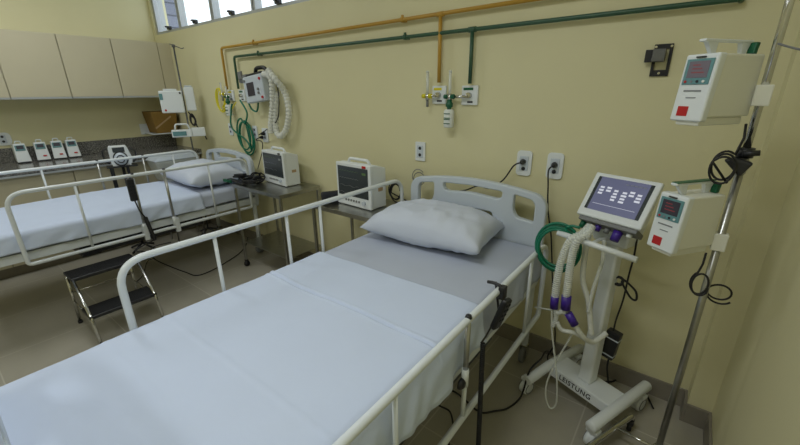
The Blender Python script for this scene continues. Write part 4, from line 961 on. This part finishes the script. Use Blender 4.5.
bcorr([(-0.218, -0.360, 0.937), (-0.209, -0.370, 0.839), (-0.223, -0.380, 0.700), (-0.225, -0.390, 0.590)], 0.008, 'clear', per=0.02, amp=0.04, name='thin_hose')
bcorr([(-0.335, -0.460, 0.530), (-0.308, -0.460, 0.497), (-0.254, -0.450, 0.498), (-0.209, -0.420, 0.462)], 0.010, 'hose', per=0.015, amp=0.05, name='smooth_hose')
bcorr([(-0.364, -0.460, 0.578), (-0.352, -0.460, 0.479), (-0.318, -0.460, 0.322), (-0.292, -0.460, 0.186), (-0.283, -0.460, 0.073), (-0.307, -0.460, 0.033), (-0.333, -0.460, 0.082), (-0.341, -0.450, 0.170), (-0.316, -0.440, 0.298), (-0.285, -0.440, 0.412), (-0.263, -0.450, 0.500)], 0.0045, 'clear', per=0.02, amp=0.02, name='drip_tube')
bcorr([(-0.352, -0.460, 0.593), (-0.342, -0.460, 0.549), (-0.350, -0.460, 0.502)], 0.010, 'clear', per=0.010, amp=0.15)
# green hose coil on the push bar
gh = coil((-0.389, -0.420, 0.867), 0.084, 0.008, 5.2, (-0.015, 0.06, 0.0), 'y', sy=1.18, jit=0.26, ph=1.2, seed=11)
cable('green_oxygen_hose', spline([(-0.312, -0.400, 0.984), (-0.346, -0.400, 0.986), (-0.369, -0.400, 0.972)], 5)+gh, 0.0065, 'gtube', 'coiled green oxygen hose hung on the left end of the ventilator push bar', 'hose', raw=True)
# ventilator power lead with brick
t = thing('power_adapter', 'black power adapter brick strapped behind the ventilator column', 'power adapter', (-0.123, -0.220, 0.358), math.radians(-15))
MB(RY(0.10)).box(-0.032, 0.032, -0.02, 0.02, -0.078, 0.078, 0.005).build('brick', 'bplas', t)
for z in (0.040, -0.055): MB(RY(0.10)).box(-0.033, 0.033, -0.022, 0.022, z-0.003, z+0.003, 0.001).build('strap', 'gplas', t)
cable('black_cable', [(-0.106, -0.280, 0.947), (-0.104, -0.260, 0.855), (-0.109, -0.240, 0.752), (-0.112, -0.220, 0.611), (-0.123, -0.220, 0.496), (-0.124, -0.220, 0.422)], 0.004, 'black', 'black cord running from the back of the touchscreen down to the power adapter', 'cable')
t = cable('tied_cord_loop', coil((-0.143, -0.240, 0.716), 0.018, 0.004, 3, (0.0, -0.02, 0), 'y', seed=14)+spline([(-0.133, -0.260, 0.722), (-0.086, -0.260, 0.656), (-0.061, -0.260, 0.649), (-0.068, -0.260, 0.688), (-0.105, -0.260, 0.721), (-0.140, -0.260, 0.741)]), 0.0048, 'black', 'short black cord tied in a loop right of the ventilator column', 'cable', raw=True)
cable('black_cable', [(-0.119, -0.220, 0.275), (-0.119, -0.200, 0.199), (-0.10, -0.14, 0.03), (-0.15, -0.13, 0.008), (-0.19, -0.08, 0.008), (-0.1, -0.045, 0.008), (-0.042, 0.056, 0.008), (0.034, 0.036, 0.008), (0.11, -0.12, 0.008)], 0.0045, 'black', 'black mains cord lying on the floor behind the ventilator base', 'cable')
cable('black_floor_cable', [(-0.42, -0.10, 0.01), (-0.400, -0.025, 0.010), (-0.42, -0.20, 0.16), (-0.42, -0.30, 0.175), (-0.445, -0.40, 0.15), (-0.456, -0.457, 0.020), (-0.484, -0.563, 0.008), (-0.529, -0.621, 0.008), (-0.587, -0.673, 0.008), (-0.686, -0.649, 0.008), (-0.756, -0.632, 0.008), (-0.844, -0.643, 0.008), (-0.9, -0.6, 0.008)], 0.0048, 'black', 'black cable from behind the ventilator across the floor to under the near bed')
cable('black_floor_cable', [(-0.75, -0.55, 0.20), (-0.763, -0.807, 0.100), (-0.694, -0.792, 0.040), (-0.642, -0.851, 0.010), (-0.616, -0.933, 0.010), (-0.52, -0.98, 0.01), (-0.7, -1.1, 0.01)], 0.0048, 'black', 'second black cable hanging below the near bed beside the rail post')
# knob on the rail post of the near bed
MB(T(-0.500+0.965, -1.10+0.115, 0.555)).lathe((0, 0, 0), [(0, 0.024), (0.012, 0.024), (0.022, 0.016), (0.022, 0.006), (0.006, 0.0), (0, 0)], 18, 'x').build('locking_knob', 'bplas', bed1)
